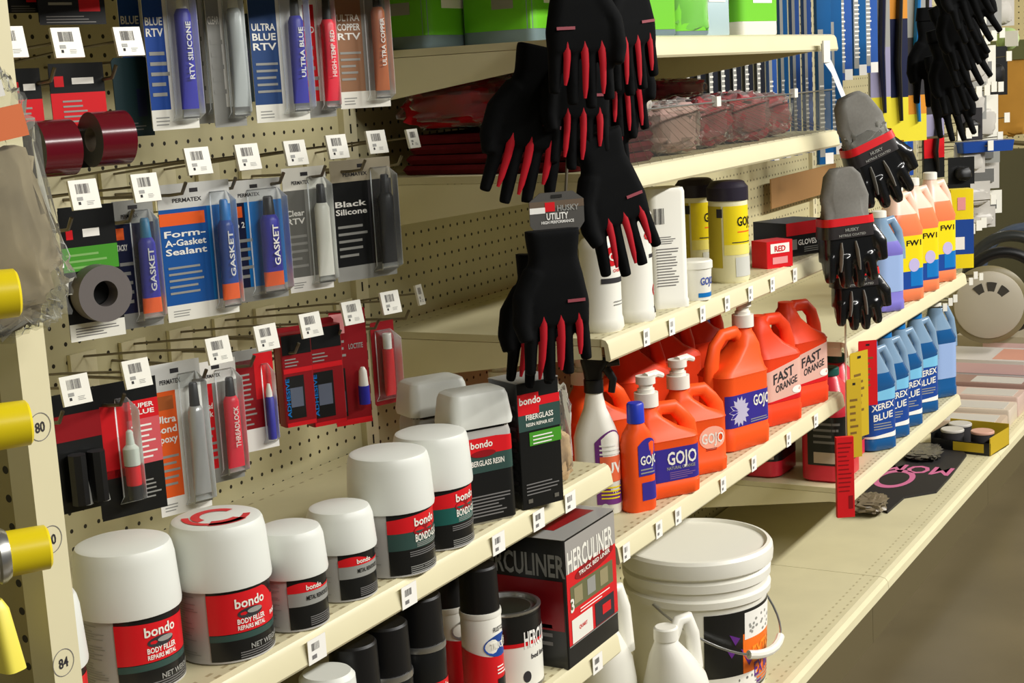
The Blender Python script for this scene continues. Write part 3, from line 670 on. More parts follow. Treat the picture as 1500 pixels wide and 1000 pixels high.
def f2(L, w, d, h, y):
    L.fquad(-w/2, w/2, h*.62, h, M_red, y); L.ftext('GLOVES', 0, h*.4, .012, M_paper, y-.0006); L.fquad(-w*.4, -w*.25, h*.2, h*.5, M_grey, y); L.flines(-.01, .05, h*.1, h*.28, 3, M_grey, y)
carton(3.205, -.40, Z_WHI, -24, .13, .1, .074, 'product_box', 'black and red box at the right end of the shelf', M_black, f2)
def f3(L, w, d, h, y): L.fquad(-w*.4, w*.3, h*.3, h*.8, M_grey, y)
carton(3.17, -.17, Z_WHI, 0, .26, .14, .10, 'product_box', 'grey box with dark blue lid behind the black and red box', mat('grey_box', (120, 116, 122), .5), f3)
t = thing('box_lid', 'dark blue tray lying on the grey box', 'tray', (3.17, -.17, Z_WHI+.101)); MB().stack([(0, .27, .15, .004), (.014, .275, .155, .004)], mat('dark_blue_tray', (26, 32, 70), .35)).build('tray', t)
# ---------------------------------------------------------------- shop rag shelf
M_rag = mat('red_rag', (170, 24, 30), .85, .1, noise_amt=.3, noise_scale=25)
M_rag2 = mat('dusty_red_rag', (150, 62, 66), .85, .1, noise_amt=.3, noise_scale=30)
def rag_bag(x, y, z, rz, sx, sy, sz, seed, label, m=None, film=True):
    t = thing('rag_bundle', label, 'bag', (x, y, z), R(rz), 'bags of shop rags')
    MB().blob(sx*.93, sy*.93, sz*.95, m or M_rag, seed, .22, 2.2, .5, c=(0, 0, sz*.52)).build('rags', t)
    if film: MB().blob(sx, sy, sz, M_film, seed+5, .16, 4.5, .55, 44, 28, c=(0, 0, sz*.53)).build('plastic_wrap', t)
    return t
p = atY(640, 175, -.22)
for k in range(4):      # folded stacks at the left end of the shelf
    t = thing('rag_stack', ('dark red folded rag pack, %s of the pile at the shelf end' % ('lowest', 'second from below', 'third from below', 'uppermost')[k]), 'rags', (2.30+.01*k, -.25, Z_RED+.001+.017*k), R(-3+4*k), 'dark red folded rag packs')
    MB().stack([(0, .28, .34, .02), (.008, .29, .35, .02), (.015, .28, .34, .02)], mat('dark_rag', (92, 22, 26), .85, .1, noise_amt=.35, noise_scale=50)).build('folded_cloth', t)
rag_bag(2.29, -.18, Z_RED+.072, -5, .30, .22, .085, 2, 'large dark red rag bag on the folded pile under the top shelf')
rag_bag(2.36, -.38, Z_RED+.072, 5, .18, .11, .05, 9, 'clear wrapped pale rag bundle behind the hanging gloves', mat('pale_rag', (170, 160, 150), .8, .1, noise_amt=.3, noise_scale=40))
for k, (x, y, s) in enumerate(((2.56, -.375, 1), (2.735, -.37, 1.0), (2.915, -.375, 1.05), (3.09, -.37, .95))):
    nm = ('clear bag of rags nearest the hanging black gloves', 'second clear bag of dusty red rags behind the wire fence', 'third clear bag of dusty red rags behind the wire fence', 'dusty red rag bag toward the right end of the fence')[k]
    rag_bag(x, y, Z_RED+.001, -15, .15*s, .125*s, .092*s, 20+k, nm, mat('film_rag', (186, 150, 144), .8) if k == 0 else M_rag2)
rag_bag(2.80, -.15, Z_RED+.001, 3, .5, .15, .085, 31, 'long dark red rag bag along the back of the shelf', M_rag, False)
rag_bag(2.98, -.21, Z_RED+.092, 0, .24, .12, .04, 33, 'pink wrapped rag bundle lying on top of the others', mat('pink_rag', (196, 84, 100), .8, .1))
t = thing('shelf_fence', 'low clear fence of thin wires along the rag shelf edge', 'fence', (0, 0, Z_RED))
MB().box(2.135, 3.315, -.4640, -.4625, .001, .088, clear('fence_plastic', (236, 236, 232), .015, .1, 1.03)).build('clear_panel', t, 0)
m = MB()
for i in range(26): m.tube([(2.14+i*.0468, -.4665, .0), (2.14+i*.0247, -.4665, .09)], .0004, M_wire, 4)
w = m.build('wire_screen', t); w['kind'] = 'stuff'
MB().tube([(2.135, -.4665, .09), (3.318, -.4665, .09)], .0018, M_sil, 6).build('top_wire', t)
for i, x in enumerate((2.62, 3.05)): MB().box(x, x+.02, -.472, -.462, .082, .1, M_white).build('fence_clip', t)
# ---------------------------------------------------------------- top shelf
M_bgrey = mat('blue_grey_plastic', (120, 140, 146), .4); M_lime = mat('lime_print', (110, 196, 40), .4)
def square_bottle(x, y, rz, w, d, h, label, mb, zl, ml=None, ztop=None):
    t = thing('cleaner_container', label, 'container', (x, y, Z_TOP), R(rz), 'green-labelled containers on the top shelf')
    body = [(0, w-.008, d-.008, .012), (.005, w, d, .015), (h*.8, w, d, .015), (h*.93, w*.8, d*.8, .02), (h, w*.4, w*.4, w*.2)]
    MB().stack(body, mb, 6).build('body', t, 45); MB().cyl(w*.16, h-.004, h+.02, M_white).build('cap', t)
    L = MB(); L.wrap(body, -w*.5-d*.9, w*.5+d*.2, zl, h*.75, ml or M_lime, .0007, 30); L.wrap(body, -w*.2, w*.3, h*.55, h*.68, M_paper, .0012, 10); L.wrap(body, -w*.5-d*.5, -w*.5-d*.2, zl+.035, zl+.055, M_grey, .0012, 6); L.build('label', t)
    return t
square_bottle(2.225, -.09, 0, .15, .13, .12, 'green-labelled container at the far left back of the top shelf', M_bgrey, .022)
square_bottle(2.325, -.225, 0, .14, .14, .12, 'green-labelled container left of the hanging gloves on the top shelf', M_bgrey, .024)
square_bottle(2.43, -.385, -10, .13, .13, .12, 'lime-labelled container at the shelf front, behind the gloves', M_bgrey, .012)
MB().blob(.13, .14, .13, M_film, 41, .1, 6, .4, c=(0, 0, .066)).build('shrink_wrap', square_bottle(2.60, -.38, -10, .12, .13, .12, 'lime-labelled container in crinkled shrink wrap', M_bgrey, .010))
square_bottle(2.78, -.36, -10, .12, .11, .12, 'pale blue-grey container between the shrink-wrapped and the white one', mat('pale_blue_plastic', (176, 198, 202), .35), .085)
square_bottle(2.985, -.38, -10, .15, .10, .12, 'white container with green label at the right of the top shelf', M_white, .03)
# ---------------------------------------------------------------- floor deck: bucket and jugs
t = thing('bucket', 'large white lidded bucket on the base deck', 'bucket', (2.624, -.395, Z_BAS), R(-36))
r = .145
body = [(0, .25, .25, 1), (.004, .256, .256, 1), (.19, .272, .272, 1), (.192, .286, .286, 1), (.205, .288, .288, 1), (.209, .276, .276, 1), (.222, .277, .277, 1), (.224, .288, .288, 1), (.24, .29, .29, 1), (.244, .28, .28, 1), (.256, .281, .281, 1)]
MB().stack(body, M_white, 14).build('body', t, 40)
MB().stack([(.250, .292, .292, 1), (.253, .298, .298, 1), (.266, .301, .301, 1), (.280, .299, .299, 1), (.286, .290, .290, 1), (.287, .278, .278, 1), (.2815, .268, .268, 1), (.2812, .266, .266, 1), (.2811, .255, .255, 1), (.2811, .05, .05, 1)], M_white, 14).build('lid', t, 28)
L = MB(); R1 = .136
bs = [(0, .256, .256, 1), (.19, .272, .272, 1)]
L.wrap(bs, -.062, .20, .012, .178, M_black, .0008, 40, 2)
L.wrap(bs, .018, .17, .02, .13, mat('bucket_orange', (244, 118, 30), .4), .0012, 24)
L.wrap(bs, .022, .125, .118, .172, M_paper, .0016, 16); L.wrap(bs, -.055, .055, -.0+.005, .05, M_paper, .0016, 16)
for i in range(18): L.woval(bs, .03+.085*random.random(), .124+.04*random.random(), .004*random.random()+.001, .003, M_grey, .002, 8)
for i in range(14): L.woval(bs, -.05+.095*random.random(), .01+.034*random.random(), .004*random.random()+.001, .003, M_ink, .002, 8)
vm = mat('bucket_violet', (96, 40, 130), .4)
for a, z, s in ((.03, .09, .03), (.09, .06, .02), (.06, .03, .022), (-.002, .128, .018), (-.01, .1, .014)):
    L.add([L.spt(bs, a-s*.6, z+s*.4, .0018), L.spt(bs, a+s*.7, z-s*.2, .0018), L.spt(bs, a+s*.1, z-s*.9, .0018)], [(0, 1, 2)], vm)
L.wtext(bs, 'EXTRA', .085, .088, .034, mat('bucket_orange2', (250, 150, 40), .4), .0020, wid=.085, slope=.1); L.wtext(bs, 'EXTRA', .088, .055, .03, vm, .0019, wid=.08, slope=.1)
L.wlines(bs, .05, .14, .018, .04, 3, M_grey, .002); L.build('label', t)
b = MB(); n = 24
pts = [(.146*math.cos(math.pi*i/n), -.165*math.sin(math.pi*i/n), .198-.105*math.sin(math.pi*i/n)) for i in range(n+1)]
hb = b.tube(pts, .0024, M_sil, 6).build('bail_handle', t, 35, None, (0, 0, R(24)))
MB().tube(pts[9:16], .0085, M_white, 10).build('grip', hb)
# two plain white jugs in front of the bucket
def plain_jug(x, y, rz, d, h, label):
    t = thing('white_jug', label, 'jug', (x, y, Z_BAS), R(rz), 'plain white jugs on the base deck')
    body = [(0, d-.016, d-.016, .03), (.006, d-.002, d-.002, .04), (h*.5, d, d, .045), (h*.62, d*.92, d*.92, .05), (h*.76, d*.62, d*.66, .04, -.010, 0), (h*.86, .042, .042, .021, -.018, 0), (h*.9, .036, .036, .018, -.018, 0)]
    MB().stack(body, M_white, 8).build('body', t, 60)
    MB().stack([(h*.885, .043, .043, 1, -.018, 0), (h*.96, .042, .042, 1, -.018, 0), (h*.97, .036, .036, 1, -.018, 0)], M_white, 8).build('cap', t)
    MB().tube([(-.005, 0, h*.86), (.012, 0, h*.98), (.030, 0, h*.98), (.042, 0, h*.86), (.046, 0, h*.62)], [(.010, .012), (.010, .012), (.011, .013), (.011, .014), (.012, .016)], M_white, 10).build('handle', t, 60)
plain_jug(2.266, -.503, -25, .113, .262, 'front plain white jug beside the bucket')
plain_jug(2.205, -.402, -25, .098, .325, 'plain white jug behind, half hidden by the red carton')
# ---------------------------------------------------------------- price tags clipped on the shelf fronts
def lip_tag(px, py, zt, label, w=.034, group='paper price labels on the shelf fronts'):
    p = atY(px, py, -.4815); zc = zt-.019
    m = MB(); m.box(p.x-w/2, p.x+w/2, -.4808, -.4800, zc-.015, zc+.014, M_paper)
    m.fbar(p.x-w*.3, p.x+w*.15, zc, zc+.009, M_ink, -.4812); m.fquad(p.x-w*.3, p.x-w*.05, zc-.010, zc-.005, M_ink, -.4812)
    tag(m.build('price_label', smooth=0), label, 'price label', group)
for px, py, nm in ((465, 945, 'under the can with the printed lid'), (600, 865, 'under the dark green banded can'), (731, 788, 'under the white-capped resin container'), (790, 757, 'under the black carton'), (836, 727, 'at the right end by the spray bottle')):
    lip_tag(px, py, Z_BON, 'paper label on the filler can shelf '+nm)
for i, (px, py) in enumerate(((918, 795), (966, 765), (994, 745), (1060, 697), (1105, 668), (1156, 637), (1196, 610))):
    lip_tag(px, py, Z_ORA, 'paper price label on the orange jug shelf, '+('at the left end', 'second from the left end', 'below the slim blue-capped bottle', 'below the plain orange pump jug', 'below the starburst jug', 'below the pink-labelled jug', 'at the right end')[i], .026)
for i, (px, py) in enumerate(((948, 490), (985, 472), (1030, 450), (1066, 434), (1100, 417), (1132, 400), (1165, 386))):
    lip_tag(px, py, Z_WHI, 'small price label on the white tub shelf, '+('nearest its left corner', 'below the ring-marked bottle', 'below the small white tub', 'below the front yellow canister', 'right of the yellow canister', 'below the small red box', 'at the right end')[i], .024)
lip_tag(876, 965, Z_HER, 'paper price label on the lowest left shelf under the red carton')
# ---------------------------------------------------------------- scanning hooks with price plates
HOOKS = []
def hook(px, py, label, yt=-.245, s=.036, sh=.034, back=False, rz=0.):
    p = atY(px, py, yt); z = p.z
    t = thing('peg_hook', 'peg hook with white price plate '+label, 'hook', (p.x, 0, z), 0, 'peg hooks with white price plates')
    MB().box(-.024, .024, -.007, -.0008, -.075, -.012, M_cream).box(-.012, -.009, -.0074, -.007, -.066, -.061, M_slot).box(.009, .012, -.0074, -.007, -.066, -.061, M_slot).build('back_plate', t, 0)
    MB().tube([(0, -.004, -.046), (0, yt+.05, -.042), (0, yt+.03, -.040), (0, yt+.022, -.026)], .0024, M_wire, 6).build('prong', t)
    MB().tube([(.001, -.004, -.018), (.001, yt*.5, -.006), (.001, yt+.006, .002)], .0018, M_wire, 6).build('label_arm', t)
    m = MB(); m.box(-s/2, s/2, -.002, .002, -sh/2, sh/2, M_white)
    m.fbar(-s*.28, s*.22, .001, sh*.36, M_ink, -.0024, 11); m.fquad(-s*.3, -s*.1, -sh*.2, -sh*.08, M_grey, -.0024); m.fquad(-s*.28, -s*.2, -sh*.34, -sh*.24, M_dink, -.0024); m.flines(s*.02, s*.3, -sh*.36, -sh*.2, 3, M_grey, -.0024)
    m.build('price_plate', t, 0, (.001, yt, 0), (R(-12), 0, rz))
    return p
for px, py, nm in ((13, 62, 'cut by the post at the top left'), (97, 63, 'above the red tape card, top left'), (187, 61, 'above the dark teal cards, top left'),
                   (122, 285, 'above the green tape card'), (212, 275, 'above the slim dark blue card'), (289, 236, 'above the left half of the wide blue card'), (362, 230, 'above the second blue sealant card'),
                   (432, 224, 'above the clear silicone card'), (493, 215, 'above the black silicone card, left one'), (551, 208, 'over the right edge of the black silicone card'),
                   (109, 571, 'above the black packs in the low row'), (199, 547, 'above the glue bottle card'), (319, 513, 'above the orange card'), (389, 494, 'above the pen card'),
                   (454, 476, 'above the first red boxed kit'), (515, 458, 'above the second red boxed kit'), (571, 443, 'above the red tube pack at the right')):
    hook(px, py, nm, rz=R(-14))
hook(604, 203, 'alone before the rag shelf end', -.2, .03, .03); hook(614, 432, 'seen edge-on, low row right end', -.16, .018)
# ---------------------------------------------------------------- carded goods on the hooks
YC = -.19
def card(l, r, t_, b_, y, rot, label, parts, name='carded_product', cat='carded product', group=None, wmul=1., cm=None):
    """l..r at mid height, t_..b_ = top and bottom; parts(L, w, h, t) adds print and contents; local z 0 = card bottom"""
    pm = (t_+b_)/2; wp, c = perp(l, r, pm, y)
    az = math.atan2(c.x, c.y-CAM.y); w = wp/max(.35, math.cos(az-abs(R(rot))))*wmul
    zt, zb = atY((l+r)/2-3, t_, y).z, atY((l+r)/2+3, b_, y).z; h = zt-zb
    t = thing(name, label, cat, (c.x, y, zb), R(rot), group)
    m = MB(); m.prism([(-w/2+.003, 0), (w/2-.003, 0), (w/2, .003), (w/2, h-.004), (w/2-.004, h), (-w/2+.004, h), (-w/2, h-.004), (-w/2, .003)], 0, .0012, cm or M_paper)
    parts(m, w, h, t)
    m.build('card', t, 30)
    if y > YC+.001: MB().tube([(0, .001, h*.95), (abs(y)*math.sin(R(rot)), abs(y)*math.cos(R(rot)), h*.95)], .002, M_wire, 5).build('hanger', t)
    return t
def tube(t, x, z0, h, r, col, capm, band=None, yf=-.016, txt=None, lean=0.):
    """squeeze tube hanging cap up, crimped end down"""
    m = MB(); hb = h*.80
    m.stack([(0, r*2.5, .003, .001), (h*.07, r*2.4, .004, .002), (h*.22, r*2.25, r*.9, r*.4), (h*.5, r*2.08, r*1.6, r*.8), (hb-.006, r*2, r*2, r), (hb, r*1.5, r*1.5, r), (hb+.004, r*.8, r*.8, r)], [M_sil, col if not band else band] + [col]*4, 5)
    if txt:
        v, f, w = text2d(txt); k = h*.42/w
        m.add([(-b*r*.7, -r*1.03, h*.5+a*k) for a, b in v], f, M_paper)
    o = m.build('tube', t, 50, (x, yf, z0), (0, lean, 0))
    MB().stack([(hb+.001, r*1.3, r*1.3, 1), (h-.002, r*1.05, r*1.05, 1), (h, r*.8, r*.8, 1)], capm, 5).build('tube_cap', o)
def blister(t, x0, x1, z0, z1, d=.026):
    MB().stack([(z0, x1-x0, .004, .002, (x0+x1)/2, -.002), (z0+.008, x1-x0-.006, d, .006, (x0+x1)/2, -d/2), (z1-.012, x1-x0-.006, d, .006, (x0+x1)/2, -d/2), (z1, x1-x0-.012, .004, .002, (x0+x1)/2, -.002)], M_clear, 4).build('blister', t, 40)
def gasket(head, body, side, tubecol, capm, lines, txtcol=None, foot=M_white, hl=None, splitx=.16, tubetxt=None, tr=.0105, band=None):
    def fn(m, w, h, t):
        m.fquad(-w/2, w/2, h*.82, h, head, -.0003); m.fquad(-w/2, w*splitx, h*.12, h*.82, body, -.0003); m.fquad(w*splitx, w/2, h*.12, h*.82, side, -.0003); m.fquad(-w/2, w/2, 0, h*.12, foot, -.0003)
        if hl: m.fquad(-w/2, w*splitx-.004, h*.70, h*.79, hl, -.0006)
        z = h*.64
        for i, s in enumerate(lines):
            m.ftext(s, -w*.5+w*(.5+splitx)*.5, z-i*h*.065, h*.048, txtcol or M_paper, -.0008, wid=w*(.5+splitx)*.86)
        m.flines(-w*.44, w*splitx*.5, h*.2, h*.64-len(lines)*h*.07, 5, M_grey, -.0008)
        m.flines(-w*.42, -w*.1, .006, h*.09, 3, M_grey, -.0006); m.fquad(-.006, .006, h*.93, h*.96, M_dink, -.0006); m.ftext('PERMATEX', -w*.1, h*.88, h*.03, M_dink, -.0007, wid=w*.4)
        tube(t, w*(.5+splitx)/2, h*.06, h*.80, tr, tubecol, capm, band, -.014, tubetxt)
        blister(t, w*splitx, w/2, h*.05, h*.92)
    return fn
YC = -.19
def dup(t, dx, dy, dz, label, drz=0.):
    r = t.copy(); COL.objects.link(r); r.location = (t.location.x+dx, t.location.y+dy, t.location.z+dz); r.rotation_euler = (t.rotation_euler.x, t.rotation_euler.y, t.rotation_euler.z+drz); r['label'] = label
    for c in list(t.children):
        k = c.copy(); COL.objects.link(k); k.parent = r
        for g in list(c.children): q = g.copy(); COL.objects.link(q); q.parent = k
    return r
G1, G2, G3 = 'carded sealant tubes, top row', 'carded sealant tubes, middle row', 'carded products, low row'
# -- top row
a = card(213, 282, -60, 190, YC, -16, 'card with blue tubes left of the grey clear-tube card, top row', gasket(M_grey, M_blue, M_paper, M_violet, M_white, ['BLUE', 'RTV'], splitx=-.08, tubetxt='RTV SILICONE'), group=G1)
dup(a, -.004, .035, .004, 'blue tube card hidden behind the front blue one, top row', R(-3))
a = card(305, 352, -60, 186, YC, -20, 'card with pale grey clear tube, top row', gasket(M_grey, M_grey, M_paper, mat('clear_grey_tube', (176, 180, 178), .25), M_white, ['CLEAR'], splitx=-.1, foot=M_grey), group=G1)
dup(a, -.006, .03, .006, 'grey tube card behind the pale grey one, top row', R(4))
M_dkblue = mat('ultra_blue_card', (40, 70, 120), .35)
a = card(368, 447, -40, 178, YC-.012, -18, 'ULTRA BLUE card with dark blue tube, top row', gasket(M_grey, M_dkblue, M_paper, M_violet, M_blackp, ['ULTRA', 'BLUE', 'RTV'], hl=None, splitx=.0, tubetxt='ULTRA BLUE', foot=M_white), group=G1)
a = card(444, 486, -30, 172, YC, -22, 'narrow red card with bright red tube, top row', gasket(M_paper, M_red, M_paper, mat('tube_red', (230, 36, 60), .35), M_blackp, ['RED'], splitx=-.05, foot=M_grey, tubetxt='HIGH-TEMP RED'), group=G1)
a = card(492, 566, -50, 158, YC-.01, -24, 'ULTRA COPPER card with copper tube at the right of the top row', gasket(M_white, mat('copper_card', (150, 110, 80), .35), M_grey, M_bronze, M_blackp, ['ULTRA', 'COPPER', 'RTV'], splitx=.02, tubetxt='ULTRA COPPER'), group=G1)
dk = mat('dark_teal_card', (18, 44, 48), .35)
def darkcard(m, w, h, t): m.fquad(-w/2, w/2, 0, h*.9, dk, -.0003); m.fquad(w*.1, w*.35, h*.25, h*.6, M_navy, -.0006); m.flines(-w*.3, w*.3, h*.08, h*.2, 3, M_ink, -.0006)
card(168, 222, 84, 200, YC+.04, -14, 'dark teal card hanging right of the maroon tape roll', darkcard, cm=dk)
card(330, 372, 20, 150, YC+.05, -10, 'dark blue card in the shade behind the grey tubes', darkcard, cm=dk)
# tape packs top left
def tape_pack(hd, tape, rollface, txt):
    def fn(m, w, h, t):
        m.fquad(-w/2, w/2, h*.72, h, M_black, -.0003); m.fquad(-w/2, w/2, h*.40, h*.72, hd, -.0003); m.fquad(-w/2, w/2, 0, h*.4, M_black, -.0003)
        m.flines(-w*.3, w*.22, h*.44, h*.68, 5, M_grey, -.0006); m.fquad(-w*.1, w*.3, h*.8, h*.86, M_paper, -.0006); m.woval if False else None
        m.fquad(-w*.42, -w*.25, h*.78, h*.88, M_red, -.0006)
        n = 40; ro, ri, L_ = .032, .014, .044
        q = MB(); vs = []
        for x, rad in ((-L_/2, ri), (-L_/2, ro), (L_/2, ro), (L_/2, ri)):
            vs += [(x, rad*math.cos(2*math.pi*i/n), rad*math.sin(2*math.pi*i/n)) for i in range(n)]
        for k, mm in ((0, rollface), (1, tape), (2, rollface), (3, mat('core_card', (120, 108, 90), .8))):
            q.add(vs, [(k*n+i, k*n+(i+1) % n, ((k+1) % 4)*n+(i+1) % n, ((k+1) % 4)*n+i) for i in range(n)], mm)
        q.build('tape_roll', t, 40, (w*.2, -.034, h*.27))
        MB().box(-w*.5, w*.3, -.03, -.001, h*.36, h*.375, M_clear).build('pack_ledge', t, 0)
    return fn
M_rollf = mat('roll_side_grey', (54, 54, 58), .45)
card(78, 158, 92, 246, YC, -18, 'red and black card with a maroon tape roll, top left', tape_pack(M_red, M_maroon, M_rollf, ''), cm=M_black)
card(22, 66, 100, 262, YC+.0, -18, 'red tape card partly behind the clear bag at the left', tape_pack(M_red, M_maroon, M_rollf, ''), cm=M_black)
def blackpack(m, w, h, t):
    m.fquad(-w/2, w/2, 0, h, M_black, -.0003); m.fquad(w*.1, w*.42, h*.2, h*.7, M_red, -.0006); m.flines(-w*.4, w*.4, h*.03, h*.16, 3, M_ink, -.0006); m.fquad(-w*.35, w*.0, h*.3, h*.34, M_grey, -.0006)
card(54, 152, -60, 36, YC-.01, -14, 'black pack with a red square at the top left edge', blackpack, cm=M_black)
card(8, 54, -60, 19, YC+.02, -14, 'black pack beside the post at the very top left', blackpack, cm=M_black)
# -- middle row
def green_tape(m, w, h, t):
    m.fquad(-w/2, w/2, h*.7, h, M_black, -.0003); m.fquad(-w/2, w/2, h*.52, h*.7, M_green, -.0003); m.fquad(-w/2, w/2, h*.13, h*.52, M_black, -.0003); m.fquad(-w/2, w/2, 0, h*.13, M_white, -.0003)
    m.flines(-w*.44, w*.3, h*.54, h*.68, 3, mat('pale_green', (130, 180, 100), .5), -.0006); m.fquad(-w*.4, -w*.28, h*.76, h*.83, M_red, -.0006); m.fquad(-w*.1, w*.2, h*.77, h*.83, M_paper, -.0006); m.flines(-w*.4, w*.4, .005, h*.11, 4, M_ink, -.0006)
    n = 44; ro, ri, D = .034, .0155, .024; q = MB(); vs = []
    for y, rad in ((-D, ri), (-D, ro), (0, ro), (0, ri)): vs += [(rad*math.cos(2*math.pi*i/n), y, rad*math.sin(2*math.pi*i/n)) for i in range(n)]
    gm = mat('grey_tape', (104, 98, 96), .5)
    for k in range(4): q.add(vs, [(k*n+(i+1) % n, k*n+i, ((k+1) % 4)*n+i, ((k+1) % 4)*n+(i+1) % n) for i in range(n)], gm)
    q.build('tape_roll', t, 40, (.002, -.003, h*.35))
card(94, 176, 300, 497, YC, -20, 'green and black card with a grey tape roll', green_tape, cm=M_black, group=G2)
a = card(172, 232, 292, 480, YC-.008, -24, 'slim navy and orange card with blue tube', gasket(M_grey, M_navy, M_navy, M_violet, mat('teal_cap', (20, 110, 150), .4), ['TACKY'], splitx=-.2, hl=M_orange, tubetxt='GASKET', foot=M_grey, band=M_orange), group=G2)
M_gblue = mat('gasket_blue', (24, 84, 156), .35)
a = card(238, 344, 266, 466, YC-.005, -20, 'wide blue sealant card with orange stripe and blue tube', gasket(mat('head_grey', (206, 206, 200), .4), M_gblue, M_lblue, M_blue, M_lblue, ['Form-', 'A-Gasket', 'Sealant'], splitx=.16, hl=M_orange, tubetxt='GASKET', foot=M_white, band=M_orange), group=G2)
a = card(338, 417, 262, 440, YC, -20, 'navy and bright blue card with dark-capped tube', gasket(mat('head_grey', (206, 206, 200), .4), M_navy, M_lblue, M_violet, M_blackp, ['No 2'], splitx=-.2, hl=M_orange, tubetxt='GASKET', foot=M_grey, band=M_orange, tr=.013), group=G2)
a = card(419, 483, 244, 426, YC, -22, 'grey card with clear silicone tube', gasket(M_white, mat('clear_card', (112, 112, 106), .35), M_grey, M_white, M_blackp, ['Clear', 'RTV'], splitx=-.02, foot=M_paper, tr=.011), group=G2)
a = card(489, 577, 232, 408, YC, -20, 'dark card with black silicone tube at the right of the middle row', gasket(mat('head_tan', (170, 160, 136), .45), M_black, M_dink, M_blackp, M_blackp, ['Black', 'Silicone'], splitx=.1, foot=M_grey, tr=.012), group=G2)
# -- low row
def blackset(m, w, h, t):
    m.fquad(-w/2, w/2, h*.7, h, M_black, -.0003); m.fquad(-w/2, w/2, h*.60, h*.82, M_dred, -.0006); m.fquad(-w/2, w/2, 0, h*.6, M_black, -.0003)
    for x in (-.2, .22): MB().tube([(w*x, -.014, h*.08), (w*x, -.014, h*.5)], [.011, .011], M_blackp).build('applicator', t)
    for x in (-.02, .36): MB().tube([(w*x, -.010, h*.06), (w*x-.004, -.010, h*.4)], [.006, .004], M_grey).build('nozzle', t)
a = card(84, 152, 572, 748, YC, -20, 'black pack with dark red band at the left of the low row', blackset, cm=M_black, group=G3)
def glue(m, w, h, t):
    m.fquad(-w/2, w/2, h*.84, h, M_black, -.0003); m.fquad(-w/2, w*.0, h*.3, h*.84, M_red, -.0003); m.fquad(.0, w/2, h*.36, h*.84, mat('glue_pink', (214, 90, 96), .4), -.0004); m.fquad(0, w/2, h*.70, h*.84, M_red, -.0006); m.fquad(-w/2, w/2, 0, h*.36, M_black, -.0003)
    m.ftext('SUPER', w*.25, h*.80, h*.035, M_paper, -.0009, wid=w*.36); m.ftext('GLUE', w*.25, h*.75, h*.035, M_paper, -.0009, wid=w*.36); m.flines(w*.06, w*.44, h*.40, h*.68, 7, M_paper, -.0008); m.flines(w*.1, w*.45, h*.1, h*.26, 5, M_grey, -.0008)
    b = MB().stack([(0, .019, .019, 1), (.018, .019, .019, 1), (.042, .019, .019, 1)], [M_black, M_red], 5).build('vial', t, 40, (-w*.06, -.016, h*.14))
    MB().stack([(.043, .02, .02, 1), (.064, .02, .02, 1), (.069, .011, .011, 1), (.085, .008, .008, 1), (.087, .004, .004, 1)], mat('pale_green_cap', (200, 208, 196), .35), 6).build('vial_cap', b)
    blister(t, -w*.22, w*.1, h*.1, h*.88, .03)
a = card(140, 238, 556, 755, YC-.006, -20, 'red and black card with white-capped glue bottle', glue, cm=M_black, group=G3)
a = card(226, 302, 528, 752, YC, -20, 'orange card with silver tube', gasket(mat('head_grey', (206, 206, 200), .4), M_orange, M_paper, mat('silver_tube', (186, 186, 184), .3, .5, .4), M_blackp, ['Ultra', 'Bond', 'Epoxy'], splitx=-.02, foot=M_paper, hl=M_bronze), group=G3)
a = card(292, 352, 526, 706, YC+.004, -20, 'red card with red tube beside the orange card', gasket(M_paper, M_red, M_grey, mat('tube_red', (230, 36, 60), .35), M_blackp, ['Thread', 'Lock'], splitx=-.12, foot=M_grey, tubetxt='THREADLOCK'), group=G3)
def pen(m, w, h, t):
    m.fquad(-w/2, w/2, h*.86, h, M_grey, -.0003); m.fquad(-w/2, w/2, h*.22, h*.9, M_dred, -.0003); m.fquad(w*.02, w/2, h*.5, h*.95, M_red, -.0005); m.flines(-w*.42, w*.0, h*.26, h*.8, 11, M_grey, -.0008); m.fquad(-w/2, w/2, 0, h*.22, M_paper, -.0004)
    MB().stack([(0, .012, .012, 1), (.058, .012, .012, 1), (.060, .009, .009, 1), (.066, .009, .009, 1), (.078, .004, .004, 1)], [M_violet, M_violet, M_white, M_white], 5).build('pen', t, 40, (w*.26, -.010, h*.1)); blister(t, w*.1, w*.45, h*.06, h*.84, .02)
a = card(345, 404, 510, 660, YC-.004, -22, 'red card with a slim blue pen, beside the red boxed kits', pen, group=G3)
def kit(m, w, h, t):
    d = .022; q = MB(); q.stack([(0, w, d, .003, 0, -d/2), (h*.95, w, d, .003, 0, -d/2)], M_dred)
    y = -d-.0006
    q.fquad(-w*.46, w*.46, h*.74, h*.94, M_black, y); q.fquad(-w*.46, w*.46, h*.55, h*.6, M_red, y); q.fquad(-w*.40, w*.16, h*.08, h*.52, M_black, y); q.fquad(-w*.3, w*.1, h*.2, h*.4, mat('photo_grey', (96, 104, 120), .4), y-.0004); q.fquad(-w*.46, w*.46, .0, .006, M_red, y)
    q.flines(-w*.4, w*.1, h*.62, h*.72, 3, M_grey, y); v, f, wd = text2d('ADHESIVE'); q.add([(-w*.38-b*.006, y-.0006, h*.3+a_*h*.4/wd) for a_, b in v], f, M_lblue)
    q.build('kit_box', t, 30)
kits = []
for i, (l, r, tt, bb, nm) in enumerate(((404, 450, 478, 620, 'first red boxed kit, left of three'), (444, 494, 466, 619, 'second red boxed kit, middle of three'))):
    kits.append(card(l, r, tt, bb, YC, -26, nm, kit, cm=M_dred, group='red boxed kits'))
